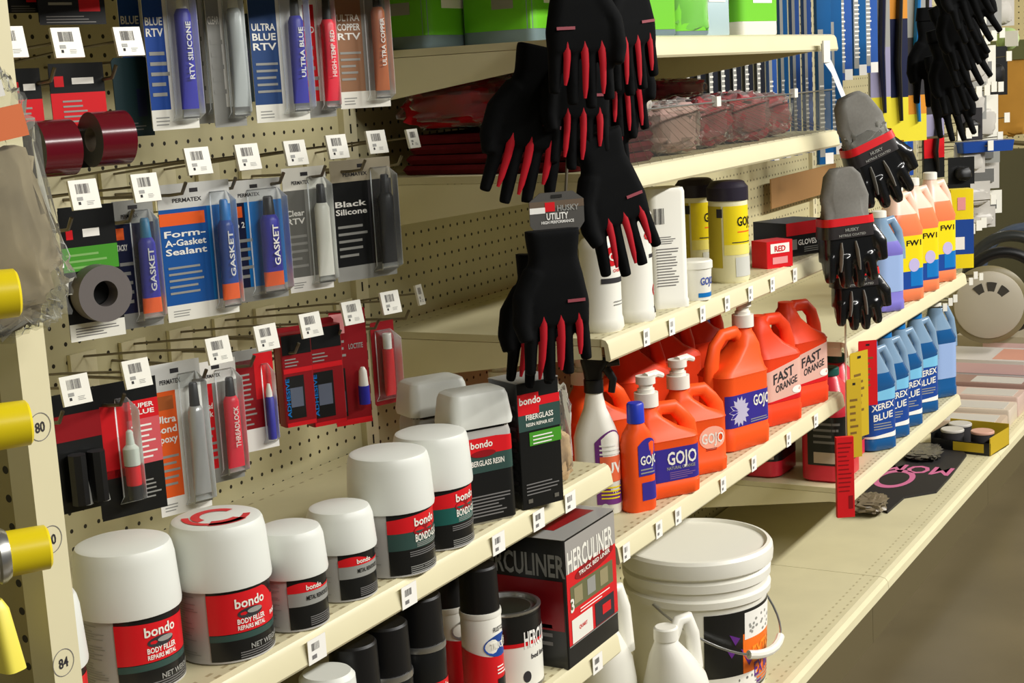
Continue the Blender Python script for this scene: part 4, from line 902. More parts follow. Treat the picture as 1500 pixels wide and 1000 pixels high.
def kit2(m, w, h, t):
    m.fquad(-w/2, w/2, 0, h, M_dred, -.0003); m.fquad(-w/2, -w*.16, h*.08, h*.5, M_black, -.0006); m.fquad(-w*.46, -w*.2, h*.12, h*.3, mat('photo_grey', (96, 104, 120), .4), -.0009); m.fquad(-w/2, -w*.1, h*.8, h*.97, mat('pink_print', (230, 150, 150), .5), -.0006); m.flines(-w*.45, -w*.1, h*.6, h*.78, 3, M_grey, -.0008); m.fquad(-w/2, w/2, 0, h*.05, M_red, -.0008); m.ftext('LOCTITE', w*.18, h*.68, .008, M_grey, -.0008, wid=w*.4)
    b = MB().stack([(0, .017, .017, 1), (.028, .017, .017, 1)], M_violet, 6).build('vial', t, 40, (w*.22, -.014, h*.18)); MB().stack([(.028, .015, .015, 1), (.05, .012, .012, 1), (.056, .006, .006, 1)], M_white, 6).build('vial_cap', b)
card(487, 540, 452, 622, YC-.012, -30, 'red card with blue and white vial, right of the boxed kits', kit2, cm=M_dred, group=G3)
def rtube(m, w, h, t):
    m.fquad(-w/2, w/2, h*.1, h, M_dred, -.0003)
    MB().stack([(0, .018, .003, .001), (.010, .02, .008, .004), (.075, .018, .018, 1)], M_red, 5).build('tube', t, 50, (0, -.012, h*.12)); MB().cyl(.007, h*.12+.0755, h*.12+.1, M_lid, 0, -.012, 5).build('tube_cap', t); blister(t, -w*.46, w*.46, h*.06, h*.9, .03)
card(546, 580, 470, 592, YC+.03, -20, 'small red tube pack at the right end of the low row', rtube, cm=M_dred, group=G3)
# ---------------------------------------------------------------- left edge: bag and yellow-capped cans on the side wing
q = atX(-8, 486, .795)
t = thing('parts_bag', 'large clear bag of grey matting with an orange header, at the left edge', 'bag', q, R(-24), None, (0, R(-9)))
MB().blob(.118, .018, .15, mat('grey_matting', (168, 156, 130), .85, .1, noise_amt=.45, noise_scale=24), 4, .25, 3, .6, c=(0, 0, .078)).build('matting', t)
MB().blob(.136, .028, .20, M_film, 14, .15, 6, .38, 64, 48, c=(0, 0, .098)).build('film', t)
m = MB().box(-.050, .060, -.0185, -.0165, .140, .164, mat('header_orange', (226, 120, 70), .5)).box(-.050, .050, -.0188, -.016, .172, .184, M_paper); m.build('header_card', t, 0)
def capcan(px, py, y, label, ang):
    p = atY(px, py, y)
    t = thing('spray_bottle', label, 'can', p, R(ang), 'yellow-capped cans in the side rack', (R(90), 0))
    # axis local z -> world -y after the tilt; origin at cap end
    MB().stack([(-.034, .037, .037, 1), (-.002, .036, .036, 1), (0, .031, .031, 1)], M_yellow, 8).build('cap', t)
    MB().stack([(-.044, .040, .040, 1), (-.040, .046, .046, 1), (-.036, .044, .044, 1), (-.032, .038, .038, 1)], M_sil, 8).build('rim', t); MB().stack([(-.20, .046, .046, 1), (-.05, .046, .046, 1), (-.040, .042, .042, 1)], M_white, 8).build('can_body', t)
capcan(27, 428, -.655, 'topmost yellow-capped can at the left edge, over the clear bag', 57)
capcan(44, 618, -.608, 'middle yellow-capped can at the left edge', 57)
capcan(72, 800, -.605, 'lowest yellow-capped can with silver rim at the left edge', 57)
t = thing('wedge_bottle', 'yellow bottle corner at the lower left edge', 'bottle', atX(-8, 925, .80)+Vector((0, .0, -.03)), 0); MB().stack([(0, .02, .05, .006), (.05, .016, .03, .006), (.058, .01, .02, .004)], mat('pale_yellow_plastic', (240, 226, 90), .35), 5).build('body', t)
# ---------------------------------------------------------------- gloves
M_gblk = mat('black_knit', (9, 10, 11), .85, .12, noise_amt=.3, noise_scale=300); M_gred = mat('red_knit', (176, 16, 32), .65, .25)
M_ggrey = mat('grey_knit', (122, 120, 114), .8, .15, noise_amt=.15, noise_scale=200); M_nitr = mat('black_nitrile', (20, 21, 22), .22, .6)
def hull(t, s=1., flip=1, spread=1., curl=0., cuff=True, cm=None, pm=None, seam=False):
    """one work glove hanging fingertips down, back of the hand facing -y"""
    pm = pm or M_gblk; m = MB()
    m.stack([(.0, .074*s, .028*s, .012*s), (-.035*s, .066*s, .026*s, .012*s), (-.06*s, .078*s, .030*s, .014*s), (-.095*s, .092*s, .030*s, .014*s), (-.122*s, .090*s, .026*s, .012*s)], pm, 6)
    for i, (x, L, a) in enumerate(((-.034, .062, -.16), (-.0115, .078, -.05), (.0115, .084, .03), (.034, .074, .13))):
        x *= s*flip; L *= s; a *= flip*spread; pts = []; rs = []
        for k in range(6):
            q = k/5; pts.append((x+math.sin(a)*L*q, -curl*.03*q*q*s, -.112*s-L*q)); rs.append((.0115*s*(1-.28*q), .0105*s*(1-.28*q)))
        m.tube(pts, rs, pm, 10)
    m.tube([(.026*flip*s, 0, -.055*s), (.046*flip*s, -.004, -.085*s), (.051*flip*s, -.008, -.118*s), (.047*flip*s, -.012, -.140*s)], [.017*s, .0145*s, .012*s, .009*s], pm, 10)
    o = m.build('glove_shell', t, 80)
    r = o.modifiers.new('fuse', 'REMESH'); r.mode = 'VOXEL'; r.voxel_size = .0030; r.use_smooth_shade = True
    k = o.modifiers.new('soften', 'SMOOTH'); k.factor = .5; k.iterations = 6
    return o
def red_gussets(t, s=1., flip=1, spread=1.):
    for i, (x, L, a) in enumerate(((-.0235, .066, -.10), (.000, .082, 0), (.023, .078, .08))):
        m = MB(); pts = [(x*s*flip+math.sin(a*flip*spread)*L*s*q+.0025*s*math.sin(q*3.1), -.0112*s+.002*s*q, -.090*s-L*s*q*1.12) for q in (0, .12, .3, .55, .85, 1)]
        m.tube(pts, [(.001*s, .002*s), (.003*s, .0048*s), (.0034*s, .0056*s), (.003*s, .005*s), (.0024*s, .004*s), (.001*s, .002*s)], M_gred, 8); m.build('finger_gusset', t, 60)
def glove(px, py, y, rz, label, s=1., flip=1, spread=1., lean=0., red=True, curl=0., group='black and red work gloves'):
    p = atY(px, py, y); t = thing('work_glove', label, 'glove', p, R(rz), group, (0, R(lean)))
    hull(t, s, flip, spread, curl)
    if red: red_gussets(t, s, flip, spread)
    m = MB(); m.box(-.024*s*flip-.014, -.024*s*flip+.012, -.0165*s, -.0155*s, -.094*s, -.090*s, mat('glove_logo', (150, 70, 80), .5)); m.build('logo', t, 0)
    return t
# px,py = wrist (top) of each glove
GZ = [
 (843, -66, -.605, -40, 'topmost front glove with three bright red finger stripes', 1.02, 1, .5, 0),
 (912, -60, -.565, -22, 'top right glove of the cluster, half turned away', 1.0, -1, .5, -5),
 (898, 22, -.527, -26, 'glove under the top right one, red stripes facing right', .95, 1, .6, -5),
 (846, 42, -.566, -40, 'glove in the middle of the cluster below the topmost one', .98, -1, .6, 2),
 (800, 70, -.530, -48, 'lower left glove of the cluster, leaning left', 1.12, -1, .7, 15),
 (870, 70, -.497, -36, 'glove deep inside the cluster between the middle and right ones', 1.0, 1, .6, -2),
]
for px, py, y, rz, nm, s, fl, spd, ln in GZ: glove(px, py, y, rz, nm, s, fl, spd, ln)
glove(872, 196, -.575, -36, 'glove at lower right of the cluster with spread fingers, over the white bottles', 1.06, -1, .9, -15)
glove(808, 336, -.555, -40, 'lowest black glove with three red finger stripes', 1.06, -1, .6, 0)
glove(792, 372, -.505, -52, 'black glove behind the lowest one, thumb to the left', .98, -1, .8, 4)
p = atY(816, 312, -.548)
t = thing('glove_header', 'UTILITY header card above the lowest black glove', 'card', p, R(-38))
m = MB(); w, h = .082, .058
m.prism([(-w/2, -h*.25), (-w*.36, -h/2), (w*.36, -h/2), (w/2, -h*.25), (w/2, h*.3), (w*.3, h/2), (-w*.3, h/2), (-w/2, h*.3)], 0, .0012, mat('card_dark_grey', (84, 82, 78), .35))
m.fquad(-w/2, w/2, h*.12, h*.3, mat('card_brown', (104, 88, 72), .4), -.0004); m.fquad(-w*.22, -w*.04, h*.05, h*.27, M_red, -.0008); m.fquad(-w/2, -w*.22, h*.02, h*.16, M_paper, -.0008); m.ftext('HUSKY', w*.2, h*.12, h*.14, M_grey, -.001, wid=w*.4); m.ftext('UTILITY', 0, -h*.06, h*.16, M_paper, -.001, wid=w*.4); m.ftext('HIGH PERFORMANCE', 0, -h*.2, h*.07, M_paper, -.001, wid=w*.6)
m.fquad(-w*.1, w*.1, h*.36, h*.44, M_slot, -.0006)
m.build('card', t, 0)
tag(MB().tube([atY(838, -80, -.50), atY(838, 100, -.50), atY(826, 330, -.50)], .0025, M_wire, 6).build('clip_strip'), 'thin steel strip the red and black gloves hang from', 'strip')
# ---- grey cuffed gloves at the right end of the shelves
def grey_glove(px, py, y, rz, lean, s, label, band=True):
    p = atY(px, py, y); t = thing('work_glove', label, 'glove', p, R(rz), 'grey and black coated gloves', (0, R(lean)))
    m = MB()
    m.stack([(.0, .040*s, .03*s, .012*s), (-.012*s, .062*s, .034*s, .014*s), (-.05*s, .082*s, .034*s, .015*s), (-.075*s, .078*s, .036*s, .016*s), (-.10*s, .086*s, .04*s, .016*s)], M_ggrey, 12)
    m.v = [(x*(1+.10*math.sin(9*math.atan2(y, x)+z*40)*min(1, -z*30)), y*(1+.16*math.sin(9*math.atan2(y, x)+z*40)*min(1, -z*30)), z) for x, y, z in m.v]; c = m.build('cuff', t, 80)
    m = MB(); m.stack([(-.085*s, .086*s, .042*s, .016*s), (-.12*s, .094*s, .05*s, .018*s), (-.16*s, .098*s, .05*s, .018*s)], M_nitr, 6)
    for x, L, a, yy in ((-.036, .045, -.12, -.012), (-.013, .056, -.03, -.016), (.010, .058, .05, -.012), (.032, .048, .14, -.014), (-.028, .04, -.05, .016), (.0, .05, 0, .02), (.026, .044, .08, .018)):
        m.tube([((x+math.sin(a)*L*q)*s, yy*s-.004*q, (-.15-L*q)*s) for q in (0, .3, .6, .85, 1)], [(.0150*s, .013*s), (.0145*s, .012*s), (.0135*s, .011*s), (.0115*s, .010*s), (.006*s, .006*s)], M_nitr, 9)
    m.tube([(.035*s, -.01, -.105*s), (.055*s, -.02, -.135*s), (.058*s, -.024, -.165*s)], [.016*s, .014*s, .009*s], M_nitr, 9)
    o = m.build('coated_hand', t, 80); r = o.modifiers.new('fuse', 'REMESH'); r.mode = 'VOXEL'; r.voxel_size = .0034; r.use_smooth_shade = True; k = o.modifiers.new('soften', 'SMOOTH'); k.iterations = 3
    for x, a in ((-.02, -.1), (.006, .06)): MB().tube([((x+math.sin(a)*.06*q)*s, -.0262*s-.004*q, (-.125-.05*q)*s) for q in (0, .3, .7, 1)], [(.002, .002), (.007*s, .003), (.006*s, .003), (.002, .002)], M_ggrey, 8).build('grey_finger_back', t, 60)
    if band:
        b = MB(); b.stack([(-.118*s, .101*s, .056*s, .018*s), (-.096*s, .096*s, .052*s, .018*s)], mat('band_black', (44, 40, 40), .3), 6); b.stack([(-.0965*s, .098*s, .054*s, .018*s), (-.083*s, .095*s, .052*s, .018*s)], M_red, 6, cap=(False, False))
        b.ftext('HUSKY', .0, -.104*s, .007, M_grey, -.0285*s, wid=.03); b.ftext('NITRILE COATED', .0, -.113*s, .005, M_grey, -.0285*s, wid=.06); b.build('paper_band', t, 40)
    return t
grey_glove(1243, 140, -.55, -48, -21, 1.22, 'upper grey and black glove pair with shiny wrap, leaning right')
grey_glove(1232, 246, -.55, -48, -3, 1.22, 'middle grey and black glove pair with red band')
grey_glove(1248, 332, -.53, -48, -2, 1.1, 'lowest grey and black glove pair above the yellow cards')
MB_f = MB().blob(.10, .05, .12, M_film, 52, .2, 6, .5, c=(0, 0, -.13)); o_ = MB_f.build('film_wrap', [x for x in COL.objects if x.get('label', '').startswith('upper grey and black')][0])
p0, p1, p2 = atY(1206, 68, -.492), atY(1222, 108, -.50), atY(1240, 152, -.51)
t = thing('hang_strip', 'clear white hanging strip at the right end of the top shelf', 'strip', p0, 0)
d = p2-p0
m = MB(); m.tube([(0, 0, .006), (0, -.002, -.02), tuple((p1-p0)*.8), tuple(d)], [(.003, .017), (.003, .018), (.002, .013), (.002, .012)], clear('strip_plastic', (240, 244, 246), .62, .2), 4); m.build('strip', t, 20)
MB().box(-.022, .022, -.008, -.004, -.034, .012, M_white).build('clip', t, 0)
MB().tube([tuple(d), tuple(d+Vector((.012, 0, .008))), tuple(d+Vector((.022, 0, -.01)))], .002, M_white, 6).build('hook', t)
tag(MB().tube([atY(1238, 440, -.515), atY(1240, 650, -.515)], .0022, clear('strip_clear2', (226, 222, 205), .5, .2), 6).build('clip_strip'), 'thin clear strip running down past the yellow cards', 'strip')
# yellow / red cards and the red pack below the gloves
def hangcard(l, r, t_, b_, y, rot, label, m_, name='hanging_card'):
    def fn(m, w, h, t): m.fquad(-w/2, w/2, 0, h, m_, -.0003); m.flines(-w*.3, w*.3, h*.3, h*.8, 6, mat('card_dim_print', (120, 90, 30), .6), -.0006); m.fquad(-w*.1, w*.1, h*.92, h*.95, M_slot, -.0006)
    return card(l, r, t_, b_, y, rot, label, fn, name, 'card', 'hanging cards on the clear strip', cm=m_)
M_oy = mat('ochre_card', (196, 166, 36), .45)
hangcard(1241, 1262, 556, 668, -.53, -40, 'ochre yellow card lower on the clear strip, in front', M_oy)
hangcard(1246, 1272, 516, 638, -.52, -20, 'ochre yellow card higher on the clear strip', M_oy)
hangcard(1258, 1285, 500, 592, -.512, -50, 'red card sticking out behind the ochre cards', M_red)
wp, c = perp(1224, 1251, 700, -.52)
z0, z1 = atY(1238, 757, -.52).z, atY(1238, 638, -.52).z
t = thing('red_panel', 'tall flat red pack standing at the end of the blue jug shelf', 'pack', (c.x, -.52, max(.166, z0)), R(-55))
m = MB().stack([(0, wp*1.0, .012, .001), (z1-z0, wp*1.0, .012, .001)], M_red); m.flines(-wp*.4, wp*.4, .06, z1-z0-.005, 12, M_dred, -.0066, .25); m.fquad(wp*.15, wp*.4, .02, .05, M_dred, -.0066); m.build('pack', t, 0)
# ---------------------------------------------------------------- third bay: washer fluid
M_xblue = mat('washer_blue', (24, 84, 140), .25, .5); M_xclr = mat('washer_clear', (124, 152, 178), .25, .5, sss=.1)
def fluid_jug(px, py, z, y, rz, label, liq, clr, kind, group, h=.30, w=.118, d=.085, fill=.70, lean=0):
    p = atY(px, py, y); t = thing('fluid_jug', label, 'jug', (p.x, y, z), R(rz), group)
    r = .03; hs = h*.60
    def sec(f):
        if f < .60: return None
    body = [(0, w-.014, d-.014, r), (.005, w, d, r), (h*.1, w, d, r), (h*.11, w-.003, d-.003, r), (h*.58, w-.003, d-.003, r), (hs, w, d, r), (h*fill, w*.80, d*.86, r, -.004, 0), (h*.86, w*.46, d*.52, .022, -.010, 0), (h*.91, .040, .040, .02, -.012, 0), (h*.94, .036, .036, .018, -.012, 0)]
    MB().stack(body, [liq]*6+[clr]*3, 6).build('body', t, 55)
    MB().stack([(h*.935, .040, .040, 1, -.012, 0), (h*.995, .039, .039, 1, -.012, 0), (h, .034, .034, 1, -.012, 0)], M_white if kind != 'xerex' else M_lblue, 6).build('cap', t)
    MB().tube([(.006, 0, h*.88), (.030, 0, h*.90), (.050, 0, h*.78), (.056, 0, h*.60), (.054, 0, h*.5)], [(.009, .012)]*3+[(.010, .016), (.010, .02)], clr, 8).build('handle', t, 60)
    L = MB()
    if kind == 'xerex':
        L.wrap(body, -w*.7, w*.5, h*.12, h*.56, M_blue, .0007, 24, 1, top=lambda q: h*(.52+.05*q)); L.wrap(body, -w*.7, w*.5, h*.46, h*.56, mat('sky_print', (120, 190, 226), .4), .001, 24, 1, top=lambda q: h*(.52+.05*q))
        L.wrap(body, -w*.7, w*.5, h*.12, h*.15, M_paper, .001, 20, 1, top=lambda q: h*(.13+.04*q)); L.wtext(body, 'XEREX', -w*.02, h*.41, .017, M_white, .0014, wid=.07, slope=.12); L.wtext(body, 'BLUE', -w*.02, h*.32, .018, M_white, .0014, wid=.06, slope=.12); L.wlines(body, -w*.3, w*.3, h*.2, h*.27, 3, M_grey, .0012)
    elif kind == 'zmax':
        L.wrap(body, -w*.7, w*.5, h*.24, h*.56, M_yellow, .0007, 24); L.wrap(body, -w*.7, w*.5, h*.11, h*.26, M_blue, .0009, 24); L.wrap(body, 0, w*.4, h*.13, h*.28, M_lblue, .0012, 10); L.woval(body, w*.1, h*.31, .018, .018, mat('lilac_print', (190, 180, 220), .5), .0013)
        L.wtext(body, 'FW1', w*.1, h*.5, .015, M_black, .0014, wid=.05)
    else:
        L.wrap(body, -w*.5, w*.5, h*.2, h*.56, mat('ice_print', (150, 176, 220), .4), .0007, 20)
    L.build('label', t); return t
GX, GZ_ = 'blue washer fluid jugs', 'clear orange jugs with yellow labels'
for i, (px, py, y) in enumerate(((1281, 610, -.42), (1302, 600, -.42), (1322, 590, -.42), (1346, 570, -.42), (1374, 545, -.42))):
    fluid_jug(px, py, Z_XER, y, -35, 'blue washer fluid jug, '+('nearest the ochre cards', 'second from the ochre cards', 'middle of the row', 'second from the right end', 'at the right end with a pale back label')[i], M_xblue, M_xclr, 'xerex' if i < 4 else 'ice', GX, .29, .106, .078)
M_zor = mat('orange_fluid', (238, 130, 84), .3, .5, sss=.1); M_zcl = mat('orange_clear', (244, 206, 184), .3, .5, sss=.1)
for i, (px, py, y) in enumerate(((1318, 395, -.425), (1342, 380, -.425), (1368, 370, -.425))):
    fluid_jug(px, py, Z_ZMA, y, -35, 'clear orange jug with yellow label, '+('nearest the black gloves', 'middle one', 'rightmost one')[i], M_zor, M_zcl, 'zmax', GZ_, .315, .118, .09, .74)
fluid_jug(1294, 420, Z_ZMA, -.43, -35, 'violet and white jug left of the clear orange jugs', mat('violet_fluid', (120, 112, 196), .4), M_xclr, 'ice', GZ_, .26, .1, .08)
def f4(L, w, d, h, y): L.fquad(-w/2, w/2, h*.18, h*.62, M_blue, y); L.woval if False else None; L.fquad(-w*.3, w*.1, h*.24, h*.4, M_paper, y-.0006); L.fquad(-w*.2, w*.15, h*.74, h*.9, mat('pink_print', (230, 150, 150), .5), y-.0006)
p = atY(1406, 370, -.43); carton(p.x, -.43, Z_ZMA, -60, .07, .05, .24, 'product_box', 'yellow and blue box at the right end of the orange jug shelf', M_yellow, f4)
# red coolant jugs on the low shelf
M_cool = mat('coolant_red', (214, 44, 62), .3, .5); 
def coolant(x, y, rz, label):
    t = thing('coolant_jug', label, 'jug', (x, y, Z_XER), R(rz), 'red coolant jugs'); w, d, h = .15, .11, .27
    body = [(0, w-.016, d-.016, .03), (.006, w, d, .03), (h*.62, w, d, .03), (h*.8, w*.7, d*.7, .03), (h*.9, .05, .05, .025), (h*.93, .04, .04, .02)]
    MB().stack(body, M_cool, 7).build('body', t, 50); MB().cyl(.024, h*.92, h, M_teal, ch=.003).build('cap', t)
    L = MB(); L.wrap(body, -w*1.0, w*.5, h*.16, h*.6, M_black, .0007, 26); L.wlines(body, -w*.9, -w*.45, h*.36, h*.58, 4, M_ink, .001); L.wrap(body, -w*.9, -w*.5, h*.18, h*.28, mat('pale_tan', (190, 170, 150), .5), .001, 8); L.build('label', t)
coolant(3.475, -.395, 0, 'red coolant jug with black label at the left end of the low shelf')
coolant(3.47, -.235, 0, 'red coolant jug behind, under the orange jug shelf')
coolant(3.64, -.36, 0, 'red coolant jug hidden behind the flat red pack')
# ---------------------------------------------------------------- wiper blades on the third bay's pegboard
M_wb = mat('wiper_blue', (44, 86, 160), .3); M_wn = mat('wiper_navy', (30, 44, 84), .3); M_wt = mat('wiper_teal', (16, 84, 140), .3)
def wiper(px, y, zb, rz, m_, w, label, h=.62):
    p = atY(px, 100, y); t = thing('wiper_pack', label, 'wiper pack', (p.x, y, zb), R(rz), 'long wiper blade packs')
    MB().stack([(0, w, .014, .003), (h, w, .014, .003)], m_, 3).build('sleeve', t, 30)
    MB().tube([(0, .004, h*.9), (abs(y)*math.sin(R(rz)), abs(y)*math.cos(R(rz)), h*.9)], .002, M_wire, 5).build('hanger', t); L = MB(); L.fquad(-w*.46, -w*.1, .02, h*.6, M_grey, -.0076); L.flines(-w*.4, w*.0, .05, .22, 14, M_paper, -.008); L.fquad(-w*.1, w*.46, .0, .03, M_paper, -.0078); L.build('print', t, 0)
ks = (M_wn, M_wb, M_wn, M_wb, M_wt, M_wb, M_wn, M_wb, M_wt, M_wb, M_wt, M_wb, M_wb, M_wt, M_wb, M_wn)
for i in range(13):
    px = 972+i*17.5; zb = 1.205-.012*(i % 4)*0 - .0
    wiper(px, -.11 if i > 3 else -.03, 1.10 if i > 8 else 1.16+.0*(i), -30, (mat('wiper_shaded', (20, 24, 36), .35) if i < 9 else ks[i]), .03, 'dark wiper pack in the shade behind the rag shelf, %s from the hanging black gloves' % ('first second third fourth fifth sixth seventh eighth ninth tenth eleventh twelfth thirteenth'.split()[i]), .75)  # nearest packs painted almost black, the gap's shade put into their colour
for i, (px, zb) in enumerate(((1206, 1.08), (1222, 1.10), (1237, 1.30), (1258, 1.31), (1275, 1.315))):
    wiper(px, -.22, zb, -32, (M_wt, M_wt, M_wb, M_wt, M_wb)[i], .05, 'bright blue wiper pack right of the top shelf, '+('first', 'second', 'third', 'fourth', 'rightmost')[i], .6)
def longpack(px, y, zb, rz, w, h, label, cols, grp='yellow and orange long packs'):
    p = atY(px, 110, y); t = thing('brush_card', label, 'card', (p.x, y, zb), R(rz), grp)
    m = MB(); m.stack([(0, w, .012, .003), (h, w, .012, .003)], cols[0], 3)
    z = 0
    for f, c in cols[1]:
        m.fquad(-w*.48, w*.48, z, z+h*f, c, -.0066); z += h*f
    m.build('card', t, 30); MB().tube([(0, .004, h*.9), (abs(y)*math.sin(R(rz)), abs(y)*math.cos(R(rz)), h*.9)], .002, M_wire, 5).build('hanger', t)
    MB().tube([(w*.1, -.016, h*.1), (-w*.05, -.02, h*.4), (w*.1, -.016, h*.75), (w*.05, -.014, h*.95)], [(.006, .006), (.014, .008), (.012, .008), (.006, .006)], cols[2], 8).build('scraper', t)
M_oran = mat('amber_card', (214, 140, 40), .4); M_lav = mat('lavender_print', (150, 146, 176), .4); M_yel2 = mat('lemon_card', (224, 210, 50), .4)
longpack(1288, -.2, 1.13, -40, .075, .6, 'yellow and grey long pack next to the blue wiper packs', (M_grey, ((.18, M_yel2), (.25, M_lav), (.25, M_grey), (.32, M_yel2)), M_navy))
longpack(1312, -.22, 1.10, -40, .085, .6, 'yellow pack with orange top and dark handle', (M_yel2, ((.22, M_yel2), (.4, M_navy), (.38, M_oran)), M_blackp))
longpack(1338, -.24, 1.09, -40, .09, .6, 'orange-tipped long pack with a blue blade', (M_oran, ((.14, M_yel2), (.1, M_oran), (.3, M_dink), (.3, M_grey), (.16, M_yel2)), M_lblue))
longpack(1352, -.20, 1.16, -40, .07, .6, 'grey and yellow long pack beside the black glove bunch', (M_grey, ((.3, M_dink), (.4, M_lav), (.3, M_yel2)), M_blackp))
longpack(1318, -.1, .95, -30, .11, .25, 'blue and tan pack below the yellow packs', (mat('tan_card', (170, 130, 80), .5), ((.5, M_blue), (.5, mat('tan_card', (170, 130, 80), .5))), M_lblue))
longpack(1366, -.14, .92, -40, .09, .24, 'dark pack with a red tag above the rightmost orange jug', (M_black, ((.3, M_black), (.3, M_red), (.4, M_lav)), M_blackp))
t = thing('cardboard_panel', 'brown cardboard piece against the wall beyond the grey box', 'cardboard', (4.2, -.03, .95), 0); MB().box(-.1, .5, -.004, 0, 0, .085, mat('kraft', (150, 112, 66), .7)).build('sheet', t, 0)
# ---------------------------------------------------------------- bunch of black gloves at the right
for i, (px, py, y, ln, s, nm) in enumerate(((1394, -78, -.615, -16, 1.05, 'uppermost black glove of the right bunch'), (1392, -46, -.588, -24, 1.05, 'second black glove from the top of the right bunch'), (1388, -12, -.560, -18, 1.05, 'third black glove from the top of the right bunch'), (1385, 22, -.532, -22, 1.05, 'fourth black glove from the top of the right bunch'), (1380, 58, -.504, -14, 1.05, 'fifth black glove from the top of the right bunch'), (1378, 96, -.476, -12, 1.1, 'lowest black glove of the right bunch'), (1366, 30, -.445, 0, 1.2, 'black glove at the left side of the right bunch'))):
    p = atY(px, py, y); t = thing('work_glove', nm, 'glove', p, R(-62), 'bunch of large black gloves', (0, R(ln))); hull(t, s, 1 if i % 2 else -1, .8, .5)
    MB().stack([(.0, .076*s, .032*s, .012*s), (.03*s, .07*s, .03*s, .012*s)], M_gblk, 6).build('cuff', t)
tag(MB().tube([atY(1392, -110, -.575), atY(1388, 0, -.545), atY(1378, 110, -.485)], .003, M_wire, 6).build('clip_strip'), 'thin steel strip holding the right bunch of black gloves', 'strip')
# ---------------------------------------------------------------- far pegboard goods
M_pale = mat('pale_pack', (196, 192, 184), .35); 
def farpack(px, py, y, w, h, label, m_, kind=0):
    p = atY(px, py, y); t = thing('small_pack', label, 'pack', p, R(-55), 'small packs on the far pegboard')
    MB().box(-w/2, w/2, -.001, .001, -h/2, h/2, m_).build('card', t, 0); MB().tube([(0, 0, h*.42), (abs(y)*math.sin(R(-55)), abs(y)*math.cos(R(-55)), h*.42)], .002, M_wire, 5).build('hanger', t)
    if kind == 0: MB().blob(w*.7, .03, h*.6, M_pale, random.randint(1, 90), .3, 3, .6, 14, 10, c=(0, -.014, -h*.1)).build('blister', t)
    elif kind == 1: MB().blob(w*.6, .05, h*.5, M_blackp, random.randint(1, 90), .2, 3, .8, 14, 10, c=(0, -.02, -h*.1)).build('part', t)
    else: MB().box(-w*.3, w*.3, -.012, -.001, -h*.3, h*.1, M_sil).build('part', t, 0)
spec = [(1422, 18, .12, .17, M_white, 0), (1447, 20, .11, .15, M_grey, 2), (1468, 14, .1, .13, M_pale, 0), (1424, 92, .12, .16, M_pale, 0), (1440, 96, .1, .15, M_white, 2), (1456, 104, .11, .19, M_black, 1),
        (1424, 148, .11, .14, M_grey, 0), (1440, 172, .12, .17, M_white, 0), (1420, 182, .1, .12, M_dink, 1), (1437, 222, .15, .09, M_grey, 2), (1420, 232, .12, .11, M_pale, 0), (1440, 252, .13, .13, M_pale, 2), (1428, 285, .12, .10, M_pale, 0), (1444, 296, .13, .09, M_white, 2), (1436, 318, .12, .08, M_pale, 0), (1408, 250, .1, .1, M_black, 1), (1402, 290, .1, .1, M_black, 1)]
names = ['pale pack at the top beside the black gloves', 'grey pack with metal part, top row', 'pale pack at the top right of the far pegboard', 'pale pack second row beside the gloves', 'white pack with metal part, second row', 'tall black pack, second row right', 'grey pack in the third row', 'bright white pack in the third row', 'dark pack with black part, third row left', 'wide grey pack above the blue tray', 'pale pack left below the blue tray', 'pale pack with metal part below the blue tray', 'pale pack in the fifth row', 'white pack at the fifth row right', 'lowest pale pack over the yellow box', 'black pack left in the fourth row', 'black pack left in the fifth row']
for (px, py, w, h, m_, k), nm in zip(spec, names): farpack(px, py, -.20, w, h, nm, m_, k)
def fartag(px, py, y, label):
    p = atY(px, py, y); t = thing('peg_hook', label, 'hook', (p.x, 0, p.z), 0, 'far peg hooks with white price plates')
    MB().tube([(0, -.002, -.02), (0, y+.004, 0)], .002, M_wire, 5).build('label_arm', t); k = .0065 if y < -.4 else .011; MB().box(-k, k, -.002, .002, -k*1.7, k*1.7, M_white).build('price_plate', t, 0, (0, y, 0), (0, 0, R(-50)))
ORD = ('leftmost', 'second from the left', 'third from the left', 'fourth from the left', 'fifth from the left', 'sixth from the left', 'seventh from the left')
for row, yy, pts in (('top row', -.28, ((1435, 58), (1446, 57), (1456, 52), (1468, 48), (1478, 82))), ('second row', -.28, ((1434, 134), (1446, 132), (1456, 127), (1466, 127))),
                     ('third row', -.28, ((1407, 198), (1419, 195), (1428, 192), (1451, 213), (1465, 200), (1475, 172))), ('fourth row', -.28, ((1424, 335), (1434, 330), (1441, 326), (1455, 292))), ('row by the wheel cover', -.48, ((1384, 450), (1392, 442), (1399, 437), (1422, 412), (1429, 403), (1437, 405)))):
    for k, (px, py) in enumerate(pts): fartag(px, py, yy, 'white price plate at the far right, %s, %s' % (row, ORD[k]))
p = atY(1442, 214, -.25); t = thing('parts_tray', 'blue tray strip on the far pegboard', 'tray', p, R(-50)); MB().stack([(-.02, .2, .06, .006), (.02, .21, .07, .006)], M_blue).build('tray', t)
p = atX(1476, 57, 6.3); t = thing('sponge_ball', 'pale green round sponge at the far right', 'ball', p); MB().blob(.09, .09, .09, mat('pale_green_sponge', (170, 196, 130), .7), 3, .08, 2, 1.).build('sponge', t); MB().box(-.05, -.045, -.05, -.0, -.03, .03, M_white).build('label', t, 0)
